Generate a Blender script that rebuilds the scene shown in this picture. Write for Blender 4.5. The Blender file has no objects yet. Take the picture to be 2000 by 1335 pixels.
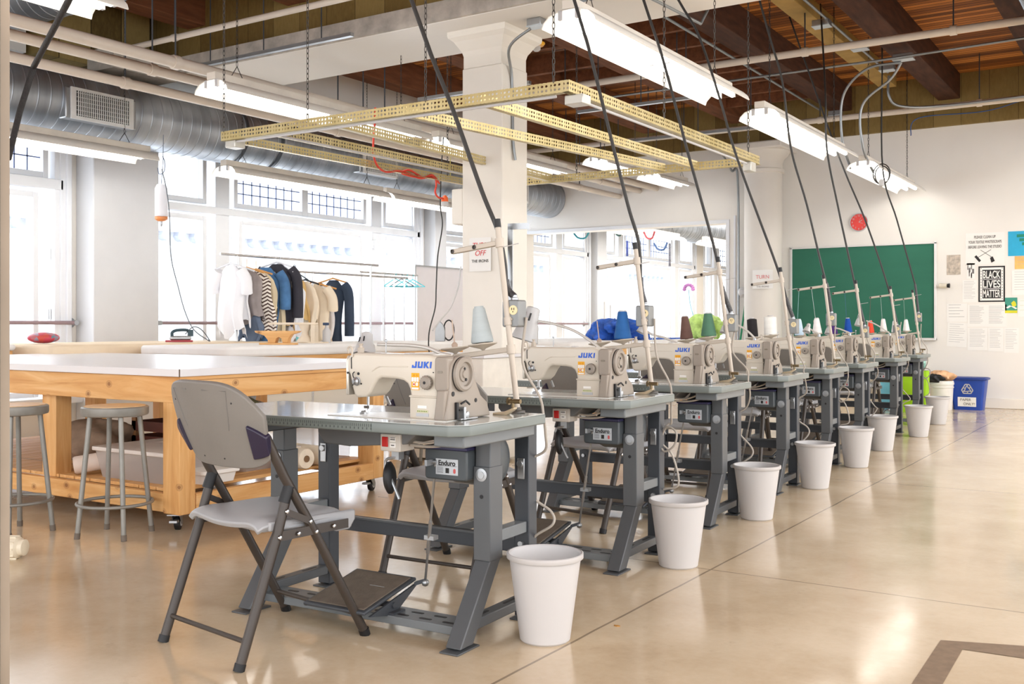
WORLD, WIN, EXPO, TUBE, ROOM = 1.9, 85.0, 0.82, 5.2, 0.85
import bpy, bmesh, math, random
from mathutils import Vector, Matrix
random.seed(7)
sc = bpy.context.scene
COL = sc.collection
PI = math.pi
# ------------------------------------------------------------------ camera
FL, HZ, EYE = 2000.0, 634.0, 1.05
A = math.radians(33.02); S, C = math.sin(A), math.cos(A)
cam_d = bpy.data.cameras.new('camera'); cam = bpy.data.objects.new('camera', cam_d); COL.objects.link(cam)
cam_d.sensor_width = 36.0; cam_d.lens = FL/2000*36.0; cam_d.shift_y = -(667.5-HZ)/2000.0
cam_d.clip_start = 0.05; cam_d.clip_end = 200
cam.location = (0, 0, EYE); cam.rotation_euler = (PI/2, 0, A)
sc.camera = cam
# survey helpers: where a sight line meets a known plane of the room
def ray(x, y): return (-S*FL+C*(x-1000), C*FL+S*(x-1000), HZ-y)
def at_z(x, y, z=0.0):
    r = ray(x, y); t = (z-EYE)/r[2]; return Vector((r[0]*t, r[1]*t, z))
def at_X(x, y, X):
    r = ray(x, y); t = X/r[0]; return Vector((X, r[1]*t, EYE+r[2]*t))
def at_Y(x, y, Y):
    r = ray(x, y); t = Y/r[1]; return Vector((r[0]*t, Y, EYE+r[2]*t))
ROW = math.radians(2.45); CR, SR = math.cos(ROW), math.sin(ROW)      # the sewing row stands slightly askew
def RW(x, y, z=0.0): return Vector((x*CR-y*SR, x*SR+y*CR, z))
def row_Y(x, y, yy):
    r = ray(x, y); a = (r[0]*CR+r[1]*SR, -r[0]*SR+r[1]*CR, r[2]); t = yy/a[1]
    return Vector((a[0]*t, yy, EYE+a[2]*t))
# ------------------------------------------------------------------ materials
MATS = {}
class NT:
    def __init__(s, name):
        s.m = bpy.data.materials.new(name); s.m.use_nodes = True
        s.t = s.m.node_tree; s.n = s.t.nodes; s.l = s.t.links
        s.b = s.n['Principled BSDF']; s.out = s.n['Material Output']
    def add(s, typ, **kw):
        n = s.n.new(typ)
        for k, v in kw.items(): setattr(n, k, v)
        return n
    def inp(s, n, k, v):
        if hasattr(v, 'links') or isinstance(v, bpy.types.NodeSocket): s.l.new(v, n.inputs[k])
        else: n.inputs[k].default_value = v
    def coord(s, kind='Object'):
        return s.add('ShaderNodeTexCoord').outputs[kind]
    def mapping(s, vec, scale=(1,1,1), rot=(0,0,0), loc=(0,0,0)):
        n = s.add('ShaderNodeMapping'); s.l.new(vec, n.inputs['Vector'])
        n.inputs['Scale'].default_value = scale; n.inputs['Rotation'].default_value = rot; n.inputs['Location'].default_value = loc
        return n.outputs[0]
    def noise(s, vec, scale=5, detail=3, rough=.55, dist=0):
        n = s.add('ShaderNodeTexNoise'); s.l.new(vec, n.inputs['Vector'])
        n.inputs['Scale'].default_value = scale; n.inputs['Detail'].default_value = detail
        n.inputs['Roughness'].default_value = rough; n.inputs['Distortion'].default_value = dist
        return n.outputs['Fac']
    def ramp(s, fac, stops):
        n = s.add('ShaderNodeValToRGB'); s.l.new(fac, n.inputs['Fac'])
        e = n.color_ramp.elements
        while len(e) > 1: e.remove(e[-1])
        e[0].position = stops[0][0]; e[0].color = (*stops[0][1], 1)
        for p, c in stops[1:]:
            x = e.new(p); x.color = (*c, 1)
        return n.outputs['Color']
    def math(s, op, a, b=0.0, c=None, clamp=False):
        n = s.add('ShaderNodeMath', operation=op); n.use_clamp = clamp
        s.inp(n, 0, a); s.inp(n, 1, b)
        if c is not None: s.inp(n, 2, c)
        return n.outputs[0]
    def mix(s, fac, a, b, typ='MIX'):
        n = s.add('ShaderNodeMix', data_type='RGBA', blend_type=typ)
        s.inp(n, 'Factor', fac)
        for k, v in ((6, a), (7, b)):
            if isinstance(v, bpy.types.NodeSocket): s.l.new(v, n.inputs[k])
            else: n.inputs[k].default_value = (*v, 1)
        return n.outputs[2]
    def sep(s, vec):
        n = s.add('ShaderNodeSeparateXYZ'); s.l.new(vec, n.inputs[0]); return n.outputs
    def comb(s, x, y, z):
        n = s.add('ShaderNodeCombineXYZ'); s.inp(n, 0, x); s.inp(n, 1, y); s.inp(n, 2, z); return n.outputs[0]
    def bump(s, h, strength=.3, dist=.01):
        n = s.add('ShaderNodeBump'); s.l.new(h, n.inputs['Height'])
        n.inputs['Strength'].default_value = strength; n.inputs['Distance'].default_value = dist
        s.l.new(n.outputs[0], s.b.inputs['Normal'])
    def base(s, v):
        if isinstance(v, bpy.types.NodeSocket): s.l.new(v, s.b.inputs['Base Color'])
        else: s.b.inputs['Base Color'].default_value = (*v, 1)
    def set(s, **kw):
        for k, v in kw.items():
            k = {'rough': 'Roughness', 'metal': 'Metallic', 'spec': 'Specular IOR Level', 'coat': 'Coat Weight', 'trans': 'Transmission Weight', 'alpha': 'Alpha', 'sheen': 'Sheen Weight'}[k]
            if isinstance(v, bpy.types.NodeSocket): s.l.new(v, s.b.inputs[k])
            else: s.b.inputs[k].default_value = v
def srgb(r, g, b):
    f = lambda c: (c/255/12.92) if c/255 <= .04045 else ((c/255+.055)/1.055)**2.4
    return (f(r), f(g), f(b))
def M(name, col, rough=.5, metal=0, spec=.5, var=.08, vs=6, bump=0, bs=60, coat=0, stretch=(1,1,1)):
    if name in MATS: return MATS[name]
    n = NT(name); v = n.mapping(n.coord(), scale=stretch)
    f = n.noise(v, vs, 4)
    lo = tuple(max(0, c*(1-var)) for c in col); hi = tuple(min(1, c*(1+var)) for c in col)
    n.base(n.ramp(f, [(.3, lo), (.7, hi)])); n.set(rough=rough, metal=metal, spec=spec)
    if coat: n.set(coat=coat)
    if bump: n.bump(n.noise(v, bs, 3), bump, .004)
    MATS[name] = n.m; return n.m
def EM(name, col, strength):
    n = NT(name); n.base(col)
    n.b.inputs['Emission Color'].default_value = (*col, 1); n.b.inputs['Emission Strength'].default_value = strength
    MATS[name] = n.m; return n.m
def plank_mat(name, axis, width, cols, gap=.04, rough=.7, grain=1.0):
    n = NT(name); co = n.coord(); x, y, z = n.sep(co)
    a = {'x': x, 'y': y, 'z': z}[axis]
    q = n.math('DIVIDE', a, width); fl = n.math('FLOOR', q); fr = n.math('FRACT', q)
    w = n.add('ShaderNodeTexWhiteNoise', noise_dimensions='1D'); n.l.new(fl, w.inputs['W'])
    st = {'x': (18, 1.2, 6), 'y': (1.2, 18, 6), 'z': (1.2, 6, 18)}[axis]
    g = n.noise(n.mapping(co, scale=st), 2.0*grain, 5, .6, .4)
    f = n.math('ADD', n.math('MULTIPLY', w.outputs[0], .6), n.math('MULTIPLY', g, .55))
    col = n.ramp(f, cols)
    e = n.math('LESS_THAN', n.math('ABSOLUTE', n.math('SUBTRACT', fr, .5)), .5-gap)
    n.base(n.mix(e, tuple(c*.12 for c in cols[0][1]), col)); n.set(rough=rough, spec=.25)
    n.bump(g, .2, .004)
    MATS[name] = n.m; return n.m

wall_w = M('painted_plaster_white', srgb(236,232,226), .75, spec=.2, var=.02, vs=1.5, bump=.08, bs=25)
wall_c = M('painted_column_white', srgb(238,232,222), .6, spec=.3, var=.03, vs=2.0, bump=.12, bs=18)
frame_w = M('window_frame_paint', srgb(232,234,238), .5, spec=.4, var=.02)
# floor: worn polished concrete with saw-cut joints
def floor_mat():
    n = NT('polished_concrete'); co = n.coord(); x, y, z = n.sep(co)
    a = n.noise(co, .55, 5, .6, .6); b = n.noise(n.mapping(co, scale=(1,1,1), loc=(9,4,0)), 2.4, 6, .6, .1); c = n.noise(co, 34, 5, .7)
    f = n.math('ADD', n.math('MULTIPLY', a, .5), n.math('ADD', n.math('MULTIPLY', b, .38), n.math('MULTIPLY', c, .14)))
    col = n.ramp(f, [(.34, srgb(186,165,136)), (.46, srgb(203,183,154)), (.56, srgb(212,194,167)), (.68, srgb(222,206,182))])
    sp = n.noise(n.mapping(co, scale=(1,1,1), loc=(3,1,0)), 7, 6, .8)
    col = n.mix(n.math('MULTIPLY', n.math('SUBTRACT', sp, .60, clamp=True), 1.6), col, srgb(126,108,88))
    def line(coord, pos, w):
        return n.math('LESS_THAN', n.math('ABSOLUTE', n.math('SUBTRACT', coord, pos)), w)
    wob = n.math('MULTIPLY', n.math('SUBTRACT', n.noise(co, 2.0, 2), .5), .012)
    xx = n.math('ADD', x, wob); yy = n.math('ADD', y, wob)
    m = None
    for e in [line(xx, -1.68, .005), line(xx, -5.9, .005), line(xx, 2.2, .005)] + [line(yy, p, .0045) for p in (-1.6, 1.27, 4.15, 7.05, 9.93, 12.8)]:
        m = e if m is None else n.math('MAXIMUM', m, e)
    n.base(n.mix(n.math('MULTIPLY', m, .62), col, srgb(84,68,54)))
    r = n.math('ADD', .05, n.math('MULTIPLY', b, .20)); n.set(rough=r, spec=.8)
    n.bump(n.math('SUBTRACT', n.math('MULTIPLY', c, .25), m), .07, .004)
    return n.m
floor_m = floor_mat()
ceil_m = plank_mat('ceiling_boards', 'y', .085, [(.25, srgb(96,54,22)), (.5, srgb(148,88,38)), (.8, srgb(200,128,60))], .07)
beam_m = M('dark_brown_timber', srgb(70,42,28), .75, spec=.2, var=.35, vs=3, bump=.3, bs=20, stretch=(6,1,6))
beam_m2 = M('red_brown_timber', srgb(112,70,46), .75, spec=.2, var=.3, vs=3, bump=.3, bs=20, stretch=(6,1,6))
olive_m = plank_mat('olive_stained_boards', 'x', .33, [(.25, srgb(112,90,48)), (.5, srgb(128,106,60)), (.8, srgb(142,120,72))], .006)
olive_y = plank_mat('olive_stained_boards_side', 'y', .33, [(.25, srgb(110,90,50)), (.5, srgb(140,118,70)), (.8, srgb(165,142,90))], .012)
joist_m = M('yellow_joist', srgb(164,134,78), .7, spec=.2, var=.15, vs=5, bump=.3, bs=30)
conc_m = M('rough_concrete', srgb(186,178,168), .85, spec=.2, var=.25, vs=7, bump=.8, bs=14)
pine_cols = [(.28, srgb(204,146,84)), (.5, srgb(222,170,108)), (.72, srgb(234,192,136))]
def pine(name, axis, cols=pine_cols):
    n = NT(name); co = n.coord()
    st = {'x': (.8, 9, 9), 'y': (9, .8, 9), 'z': (9, 9, .8)}[axis]
    g = n.noise(n.mapping(co, scale=st), 2.2, 5, .6, .8)
    col = n.ramp(g, cols)
    X_, Y_, Z_ = n.sep(co); v = n.add('ShaderNodeTexVoronoi', voronoi_dimensions='2D')
    n.l.new(n.comb({'x': X_, 'y': Y_, 'z': n.math('ADD', X_, Y_)}[axis], n.math('MULTIPLY', Z_, 1.3), 0.0), v.inputs['Vector']); v.inputs['Scale'].default_value = 3.7
    dd = n.math('ADD', v.outputs['Distance'], n.math('MULTIPLY', g, .06))
    k = n.math('ADD', n.math('MULTIPLY', n.math('LESS_THAN', dd, .075), .45), n.math('MULTIPLY', n.math('LESS_THAN', dd, .125), .28))
    n.base(n.mix(k, col, srgb(122,70,34))); n.set(rough=.5, spec=.35); n.bump(g, .1, .003)
    MATS[name] = n.m; return n.m
pine_x, pine_y, pine_z = pine('knotty_pine_x', 'x'), pine('knotty_pine_y', 'y'), pine('knotty_pine_z', 'z')
lam_w = M('white_laminate', srgb(228,226,228), .28, spec=.5, var=.01)
pad_w = M('white_padding', srgb(238,236,234), .8, spec=.2, var=.03, bump=.3, bs=12)
pad_c = M('cream_padding', srgb(232,212,184), .8, spec=.2, var=.04, bump=.3, bs=12)
tbl_top = M('pale_green_laminate', srgb(190,194,190), .13, spec=.6, var=.03, vs=3, coat=.3)
tbl_edge = M('grey_green_edge_band', srgb(114,122,120), .35, spec=.5, var=.06)
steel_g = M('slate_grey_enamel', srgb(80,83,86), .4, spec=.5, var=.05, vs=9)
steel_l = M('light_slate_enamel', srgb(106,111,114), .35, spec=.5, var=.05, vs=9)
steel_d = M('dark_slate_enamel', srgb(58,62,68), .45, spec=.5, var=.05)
motor_m = M('motor_grey_paint', srgb(68,74,78), .35, spec=.5, var=.04)
black_m = M('black_plastic', srgb(26,26,28), .45, spec=.4, var=.1)
rubber_m = M('dark_rubber_mat', srgb(104,94,84), .75, spec=.2, var=.12, vs=30, bump=.5, bs=120)
chrome_m = M('bright_steel', srgb(200,200,200), .22, metal=1, var=.04)
zinc_m = M('zinc_steel', srgb(170,172,174), .35, metal=.85, var=.08)
cream_m = M('machine_cream_enamel', srgb(208,200,186), .32, spec=.5, var=.015, coat=.2)
beige_m = M('machine_beige_cover', srgb(150,140,129), .38, spec=.45, var=.02)
beige_d = M('handwheel_beige', srgb(146,137,127), .4, spec=.45, var=.02)
stand_m = M('cream_stand_plastic', srgb(190,180,167), .4, spec=.4, var=.03)
white_pl = M('white_plastic', srgb(196,194,194), .38, spec=.5, var=.01)
blue_ink = M('blue_ink', srgb(32,92,200), .4, var=.02)
yel_ink = M('yellow_orange_sticker', srgb(232,168,10), .45, var=.03)
red_m = M('red_switch', srgb(190,24,20), .3, var=.05)
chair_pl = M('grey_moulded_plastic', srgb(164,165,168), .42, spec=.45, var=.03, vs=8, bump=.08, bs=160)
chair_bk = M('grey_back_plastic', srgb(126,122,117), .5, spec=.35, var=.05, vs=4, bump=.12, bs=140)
chair_fr = M('dark_brown_metal', srgb(64,57,52), .38, spec=.5, metal=.15, var=.05)
cap_m = M('indigo_black_cap', srgb(40,34,58), .35, spec=.5, var=.06)
stool_m = M('scuffed_grey_steel', srgb(140,138,132), .4, metal=.35, spec=.5, var=.1, vs=14)
stool_w = M('worn_birch_seat', srgb(214,174,124), .45, var=.12, vs=5, stretch=(1,6,1))
pipe_m = M('beige_painted_pipe', srgb(212,200,186), .45, spec=.4, var=.05, vs=4)
def duct_mat():
    n = NT('galvanised_spiral_duct'); co = n.coord()
    f = n.noise(n.mapping(co, scale=(1,5,1)), 1.3, 3)
    n.base(n.ramp(f, [(.3, srgb(150,156,164)), (.7, srgb(186,192,200))])); n.set(rough=.42, metal=.85); return n.m
duct_m = duct_mat()
rope_m = M('black_braided_cord', srgb(34,31,30), .7, var=.5, vs=120, bump=.8, bs=160)
cord_k = M('black_cable', srgb(44,42,40), .5, var=.1)
cord_g = M('grey_cable', srgb(168,160,150), .5, var=.05)
conduit_m = M('grey_conduit', srgb(150,154,156), .35, metal=.7, var=.06)
red_cord = M('orange_red_cable', srgb(220,70,50), .5, var=.05)
blue_cord = M('blue_cable', srgb(50,90,150), .5, var=.05)
paper_m = M('white_paper', srgb(240,238,234), .8, spec=.1, var=.01)
ink_m = M('black_ink', srgb(32,30,30), .6, var=.03)
green_m = M('chalkboard_green', srgb(54,112,92), .7, spec=.2, var=.07, vs=1.5, stretch=(1,1,3))
alu_m = M('pale_aluminium', srgb(226,224,222), .4, metal=.3, var=.02)
hood_m = M('white_enamel_reflector', srgb(238,234,226), .4, spec=.4, var=.01)
tube_m = EM('lit_fluorescent_tube', (1.0, .98, .945), TUBE)
glowpan = None
def slotted():
    n = NT('gold_slotted_angle'); co = n.coord(); x, y, z = n.sep(co)
    n.base(n.ramp(n.noise(co, 3, 3), [(.3, srgb(188,168,110)), (.7, srgb(214,198,150))])); n.set(rough=.38, metal=.45)
    u = n.math('ADD', y, z)
    fx = n.math('SUBTRACT', n.math('FRACT', n.math('DIVIDE', x, .0285)), .5)
    grp = n.math('GREATER_THAN', n.math('FRACT', n.math('DIVIDE', x, .0855)), .16)
    fz = n.math('SUBTRACT', n.math('FRACT', n.math('DIVIDE', n.math('ABSOLUTE', u), .026)), .5)
    r = n.math('ADD', n.math('POWER', n.math('MULTIPLY', fx, 1.1), 2.0), n.math('POWER', fz, 2.0))
    hole = n.math('MULTIPLY', n.math('LESS_THAN', r, .095), grp)
    n.set(alpha=n.math('SUBTRACT', 1.0, hole)); return n.m
slot_m = slotted()
def glass():
    n = NT('window_glass'); n.n.remove(n.b)
    t = n.add('ShaderNodeBsdfTransparent'); t.inputs[0].default_value = (.97, .985, 1, 1)
    g = n.add('ShaderNodeBsdfGlossy'); g.inputs['Roughness'].default_value = .02
    m = n.add('ShaderNodeMixShader'); m.inputs[0].default_value = .05
    n.l.new(t.outputs[0], m.inputs[1]); n.l.new(g.outputs[0], m.inputs[2]); n.l.new(m.outputs[0], n.out.inputs[0]); return n.m
glass_m = glass()
def translucent(name, col, a):
    n = NT(name); n.base(col); n.set(rough=.3, alpha=a, spec=.5); return n.m
clear_m = translucent('frosted_clear_plastic', srgb(214,204,198), .5)
# ------------------------------------------------------------------ mesh builder
class MB:
    def __init__(s, o=(0,0,0)): s.v = []; s.f = []; s.mi = []; s.o = Vector(o); s.m = 0
    def _add(s, vs, fs):
        b = len(s.v); s.v += [Vector(v)-s.o for v in vs]
        for f in fs: s.f.append([b+i for i in f]); s.mi.append(s.m)
    def box(s, x0, x1, y0, y1, z0, z1):
        if x0 > x1: x0, x1 = x1, x0
        if y0 > y1: y0, y1 = y1, y0
        if z0 > z1: z0, z1 = z1, z0
        s._add([(x0,y0,z0),(x1,y0,z0),(x1,y1,z0),(x0,y1,z0),(x0,y0,z1),(x1,y0,z1),(x1,y1,z1),(x0,y1,z1)],
               [(0,3,2,1),(4,5,6,7),(0,1,5,4),(1,2,6,5),(2,3,7,6),(3,0,4,7)]); return s
    def obox(s, c, size, mat):
        a, b, d = size[0]/2, size[1]/2, size[2]/2; c = Vector(c)
        vs = [c+mat@Vector(p) for p in [(-a,-b,-d),(a,-b,-d),(a,b,-d),(-a,b,-d),(-a,-b,d),(a,-b,d),(a,b,d),(-a,b,d)]]
        s._add(vs, [(0,3,2,1),(4,5,6,7),(0,1,5,4),(1,2,6,5),(2,3,7,6),(3,0,4,7)]); return s
    def bar(s, p0, p1, w, h, up=(0,0,1)):
        p0, p1 = Vector(p0), Vector(p1); d = (p1-p0).normalized(); up = Vector(up)
        r = d.cross(up)
        if r.length < 1e-4: r = d.cross(Vector((0,1,0)))
        r.normalize(); u = r.cross(d).normalized()
        m = Matrix((r, d, u)).transposed()
        return s.obox((p0+p1)/2, (w, (p1-p0).length, h), m)
    def prism(s, poly, axis, a0, a1):
        n = len(poly)
        f = {'x': lambda p, a: (a, p[0], p[1]), 'y': lambda p, a: (p[0], a, p[1]), 'z': lambda p, a: (p[0], p[1], a)}[axis]
        vs = [f(p, a0) for p in poly]+[f(p, a1) for p in poly]
        s._add(vs, [tuple(range(n-1, -1, -1)), tuple(range(n, 2*n))]+[(i, (i+1) % n, n+(i+1) % n, n+i) for i in range(n)]); return s
    def tube(s, pts, r, n=8, closed=False):
        pts = [Vector(p) for p in pts]; k = len(pts); rs = r if isinstance(r, (list, tuple)) else [r]*k
        vs = []; prev = None
        for i, p in enumerate(pts):
            if closed: d = pts[(i+1) % k]-pts[i-1]
            else: d = pts[min(i+1, k-1)]-pts[max(i-1, 0)]
            d.normalize()
            if prev is None:
                a = d.cross(Vector((0,0,1)))
                if a.length < .1: a = d.cross(Vector((1,0,0)))
            else: a = prev-d*prev.dot(d)
            a.normalize(); prev = a; b = d.cross(a)
            for j in range(n):
                t = 2*PI*j/n; vs.append(p+(a*math.cos(t)+b*math.sin(t))*rs[i])
        fs = []
        for i in range(k if closed else k-1):
            for j in range(n):
                q = (i+1) % k; fs.append((i*n+j, i*n+(j+1) % n, q*n+(j+1) % n, q*n+j))
        if not closed: fs += [tuple(range(n-1, -1, -1)), tuple(range((k-1)*n, k*n))]
        s._add(vs, fs); return s
    def cyl(s, p0, p1, r0, r1=None, n=16): return s.tube([p0, p1], [r0, r0 if r1 is None else r1], n)
    def lathe(s, prof, c=(0,0,0), axis=(0,0,1), n=24, caps=True):
        z = Vector(axis).normalized(); x = z.orthogonal().normalized(); y = z.cross(x); c = Vector(c); k = len(prof); vs = []
        for r, h in prof:
            for j in range(n):
                t = 2*PI*j/n; vs.append(c+z*h+(x*math.cos(t)+y*math.sin(t))*r)
        fs = [(i*n+j, i*n+(j+1) % n, (i+1)*n+(j+1) % n, (i+1)*n+j) for i in range(k-1) for j in range(n)]
        if caps: fs += [tuple(range(n-1, -1, -1)), tuple(range((k-1)*n, k*n))]
        s._add(vs, fs); return s
    def grid(s, fn, nu, nv, closed_u=False):
        vs = [fn(i/(nu if closed_u else nu-1), j/(nv-1)) for j in range(nv) for i in range(nu)]
        fs = []
        for j in range(nv-1):
            for i in range(nu if closed_u else nu-1):
                q = (i+1) % nu; fs.append((j*nu+i, j*nu+q, (j+1)*nu+q, (j+1)*nu+i))
        s._add(vs, fs); return s
    def build(s, name, mats, parent=None, smooth=None, bevel=0, seg=2, solid=0, **props):
        me = bpy.data.meshes.new(name); me.from_pydata([tuple(v) for v in s.v], [], s.f)
        for m in (mats if isinstance(mats, (list, tuple)) else [mats]): me.materials.append(m)
        for p, i in zip(me.polygons, s.mi): p.material_index = i
        bm = bmesh.new(); bm.from_mesh(me); bmesh.ops.recalc_face_normals(bm, faces=bm.faces); bm.to_mesh(me); bm.free()
        if smooth is not None:
            me.shade_smooth(); me.set_sharp_from_angle(angle=math.radians(smooth))
        o = bpy.data.objects.new(name, me); COL.objects.link(o)
        if parent: o.parent = parent
        if solid:
            d = o.modifiers.new('thick', 'SOLIDIFY'); d.thickness = solid; d.offset = 0
        if bevel:
            b = o.modifiers.new('bevel', 'BEVEL'); b.width = bevel; b.segments = seg; b.limit_method = 'ANGLE'; b.angle_limit = math.radians(40)
            me.shade_smooth(); me.set_sharp_from_angle(angle=math.radians(smooth or 50)); b.harden_normals = False
        for k, v in props.items(): o[k] = v
        return o
def rrect(x0, x1, y0, y1, r, k=4):
    out = []
    for cx, cy, a in ((x1-r, y1-r, 0), (x0+r, y1-r, 90), (x0+r, y0+r, 180), (x1-r, y0+r, 270)):
        for i in range(k+1):
            t = math.radians(a+90*i/k); out.append((cx+r*math.cos(t), cy+r*math.sin(t)))
    return out
def thing(name, label, cat, loc=(0,0,0), rz=0, group=None, rot=None):
    o = bpy.data.objects.new(name, None); COL.objects.link(o); o.location = loc; o.empty_display_size = .1
    o.rotation_euler = rot if rot else (0, 0, rz)
    o['label'] = label; o['category'] = cat
    if group: o['group'] = group
    return o
def tag(o, label, cat, group=None):
    o['label'] = label; o['category'] = cat
    if group: o['group'] = group
    return o
def struct(o): o['kind'] = 'structure'; return o
def dup(o, parent=None):
    kids = [c for c in o.children]
    c = o.copy(); COL.objects.link(c); c.parent = parent
    for k in kids: dup(k, c)
    return c
def text(name, body, size, mat, parent=None, loc=(0,0,0), rot=(PI/2,0,0), depth=.0008, bold=0, shear=0, sx=1, align='CENTER', fit=None, **kw):
    cu = bpy.data.curves.new(name+'_font', 'FONT'); cu.body = body; cu.size = size; cu.extrude = depth; cu.offset = bold; cu.shear = shear
    cu.align_x = align; cu.align_y = 'CENTER'; cu.space_line = kw.pop('line', 1.0)
    t = bpy.data.objects.new('tmp', cu); COL.objects.link(t)
    bpy.context.view_layer.update()
    me = bpy.data.meshes.new_from_object(t.evaluated_get(bpy.context.evaluated_depsgraph_get()))
    bpy.data.objects.remove(t); bpy.data.curves.remove(cu)
    me.materials.clear(); me.materials.append(mat)
    if fit:
        xs = [v.co.x for v in me.vertices]; ys = [v.co.y for v in me.vertices]; cx_, cy_ = (min(xs)+max(xs))/2, (min(ys)+max(ys))/2
        kx = fit[0]/(max(xs)-min(xs)); ky = fit[1]/(max(ys)-min(ys)) if fit[1] else kx
        for v in me.vertices: v.co.x = (v.co.x-cx_)*kx; v.co.y = (v.co.y-cy_)*ky
    o = bpy.data.objects.new(name, me); COL.objects.link(o)
    if parent: o.parent = parent
    o.location = loc; o.rotation_euler = rot; o.scale = (sx, 1, 1)
    for k, v in kw.items(): o[k] = v
    return o
def smoothpath(pts, n=8):
    pts = [Vector(p) for p in pts]; out = []
    P = [pts[0]]+pts+[pts[-1]]
    for i in range(1, len(P)-2):
        a, b, c, d = P[i-1], P[i], P[i+1], P[i+2]
        for k in range(n):
            t = k/n; out.append(.5*((2*b)+(c-a)*t+(2*a-5*b+4*c-d)*t*t+(3*b-a-3*c+d)*t**3))
    out.append(pts[-1]); return out
# ================================================================== ROOM SHELL
WX, BY, CZ = -9.0, 14.1, 4.25        # window wall plane, back wall plane, ceiling height
struct(MB().box(-9.6, 4.2, -4, 27, -.12, 0).build('floor', floor_m))
struct(MB().box(-9.6, 4.2, -4, BY, CZ, CZ+.1).build('ceiling', ceil_m))
struct(MB().box(-9.6, -3.9, BY+.25, 26, 3.5, 3.6).build('ceiling_next_room', wall_w))
# back wall with the wide opening into the next room
m = MB(); OX0, OX1, OZ0, OZ1 = -8.9, -5.47, .84, 2.52
m.box(-9.6, OX0, BY, BY+.25, 0, 3.62); m.box(OX1, 4.2, BY, BY+.25, 0, 3.62)
m.box(OX0, OX1, BY, BY+.25, OZ1, 3.62); m.box(OX0, OX1, BY, BY+.25, 0, OZ0)
struct(m.build('wall_back', wall_w))
m = MB(); m.box(OX1, OX1+.05, BY-.015, BY, OZ0, OZ1); m.box(OX0-.05, OX1+.05, BY-.015, BY, OZ1, OZ1+.05); m.box(OX0-.05, OX1+.05, BY-.04, BY, OZ0-.05, OZ0)
m.box(OX1+.12, OX1+.145, BY-.02, BY, OZ0-.2, OZ1+.1)
struct(m.build('trim_1', frame_w))
struct(MB().box(-9.6, 4.2, BY-.06, BY+.25, 3.6, CZ).build('trim_2', olive_m))          # timber fascia over the back wall
struct(MB().box(-5.3, 4.2, BY-.025, BY, 0, .13).build('baseboard_back', wall_c, bevel=.008))
struct(MB().box(-3.9, -3.7, BY+.25, 26, 0, 3.6).build('wall_next_room_right', wall_w))
struct(MB().box(-9.6, -3.7, 26, 26.2, 0, 3.6).build('wall_next_room_far', wall_w))
struct(MB().box(-9.6, -5.0, BY+.25, BY+.4, 3.2, 3.6).build('trim_3', wall_w))
# window wall: upper band, low sill band, piers; the bays between them hold the windows
bays = [(1.5, 5.97), (6.86, 11.46), (11.9, 16.4), (16.95, 21.3), (21.8, 25.9)]
piers = [(-4, 1.5), (5.97, 6.86), (11.46, 11.9), (16.4, 16.95), (21.3, 21.8), (25.9, 26.2)]
m = MB()
m.box(-9.6, WX, -4, 26.2, 2.98, CZ); m.box(-9.6, WX, -4, 26.2, 0, .32)
for a, b in piers: m.box(-9.6, WX, a, b, .32, 2.98)
struct(m.build('wall_left', wall_w))
m = MB(); m.box(WX, -8.72, 6.05, 6.80, 0, 3.5); m.box(WX, -8.80, 11.55, 11.82, 0, 3.5); m.box(WX, -8.86, 16.5, 16.85, 0, 3.4)
struct(m.build('trim_4', M('pier_cool_white', srgb(218,219,222), .65, var=.015), bevel=.01))
m = MB()                                   # stepped jamb mouldings beside the piers
for y, sgn in ((5.97, -1), (6.86, 1), (11.46, -1), (11.9, 1), (16.4, -1), (16.95, 1), (21.3, -1)):
    for k, (dx, w) in enumerate(((.06, .05), (.03, .10), (.012, .15))):
        m.box(WX-.2, WX+dx, y, y+sgn*w, .32, 3.0)
struct(m.build('trim_5', frame_w, bevel=.006))
struct(MB().box(WX-.02, WX+.12, -4, 26, .30, .36).build('trim_6', frame_w, bevel=.008))
# windows
wn = [0]
def window(lights, posts, rails, y0, y1):
    """lights: (y0,y1,z0,z1,grid) ; posts: (y0,y1) full height ; rails (y0,y1,z0,z1)"""
    wn[0] += 1
    m = MB(); x0, x1 = WX-.14, WX-.02
    for a, b in posts: m.box(x0, x1+.02, a, b, .34, 2.98)
    for a, b, c, d in rails: m.box(x0-.01, x1+.05, a, b, c, d)
    for a, b, c, d, g in lights:
        w = .055
        m.box(x0, x1, a-w, a, c-w, d+w); m.box(x0, x1, b, b+w, c-w, d+w); m.box(x0, x1, a, b, c-w, c); m.box(x0, x1, a, b, d, d+w)
    o = struct(m.build('window_%d' % wn[0], frame_w, bevel=.006))
    for a, b, c, d, g in lights:
        MB().box(x0+.05, x0+.056, a, b, c, d).build('pane', glass_m, o)
        if g:
            gm = MB(); n = max(2, round((b-a)/.125)); k = max(2, round((d-c)/.125))
            for i in range(1, n): y = a+(b-a)*i/n; gm.box(x0+.062, x0+.07, y-.006, y+.006, c, d)
            for i in range(1, k): z = c+(d-c)*i/k; gm.box(x0+.062, x0+.07, a, b, z-.006, z+.006)
            gm.build('security_mesh', M('blue_grey_wire', srgb(112,126,168), .5), o)
    return o
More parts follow.
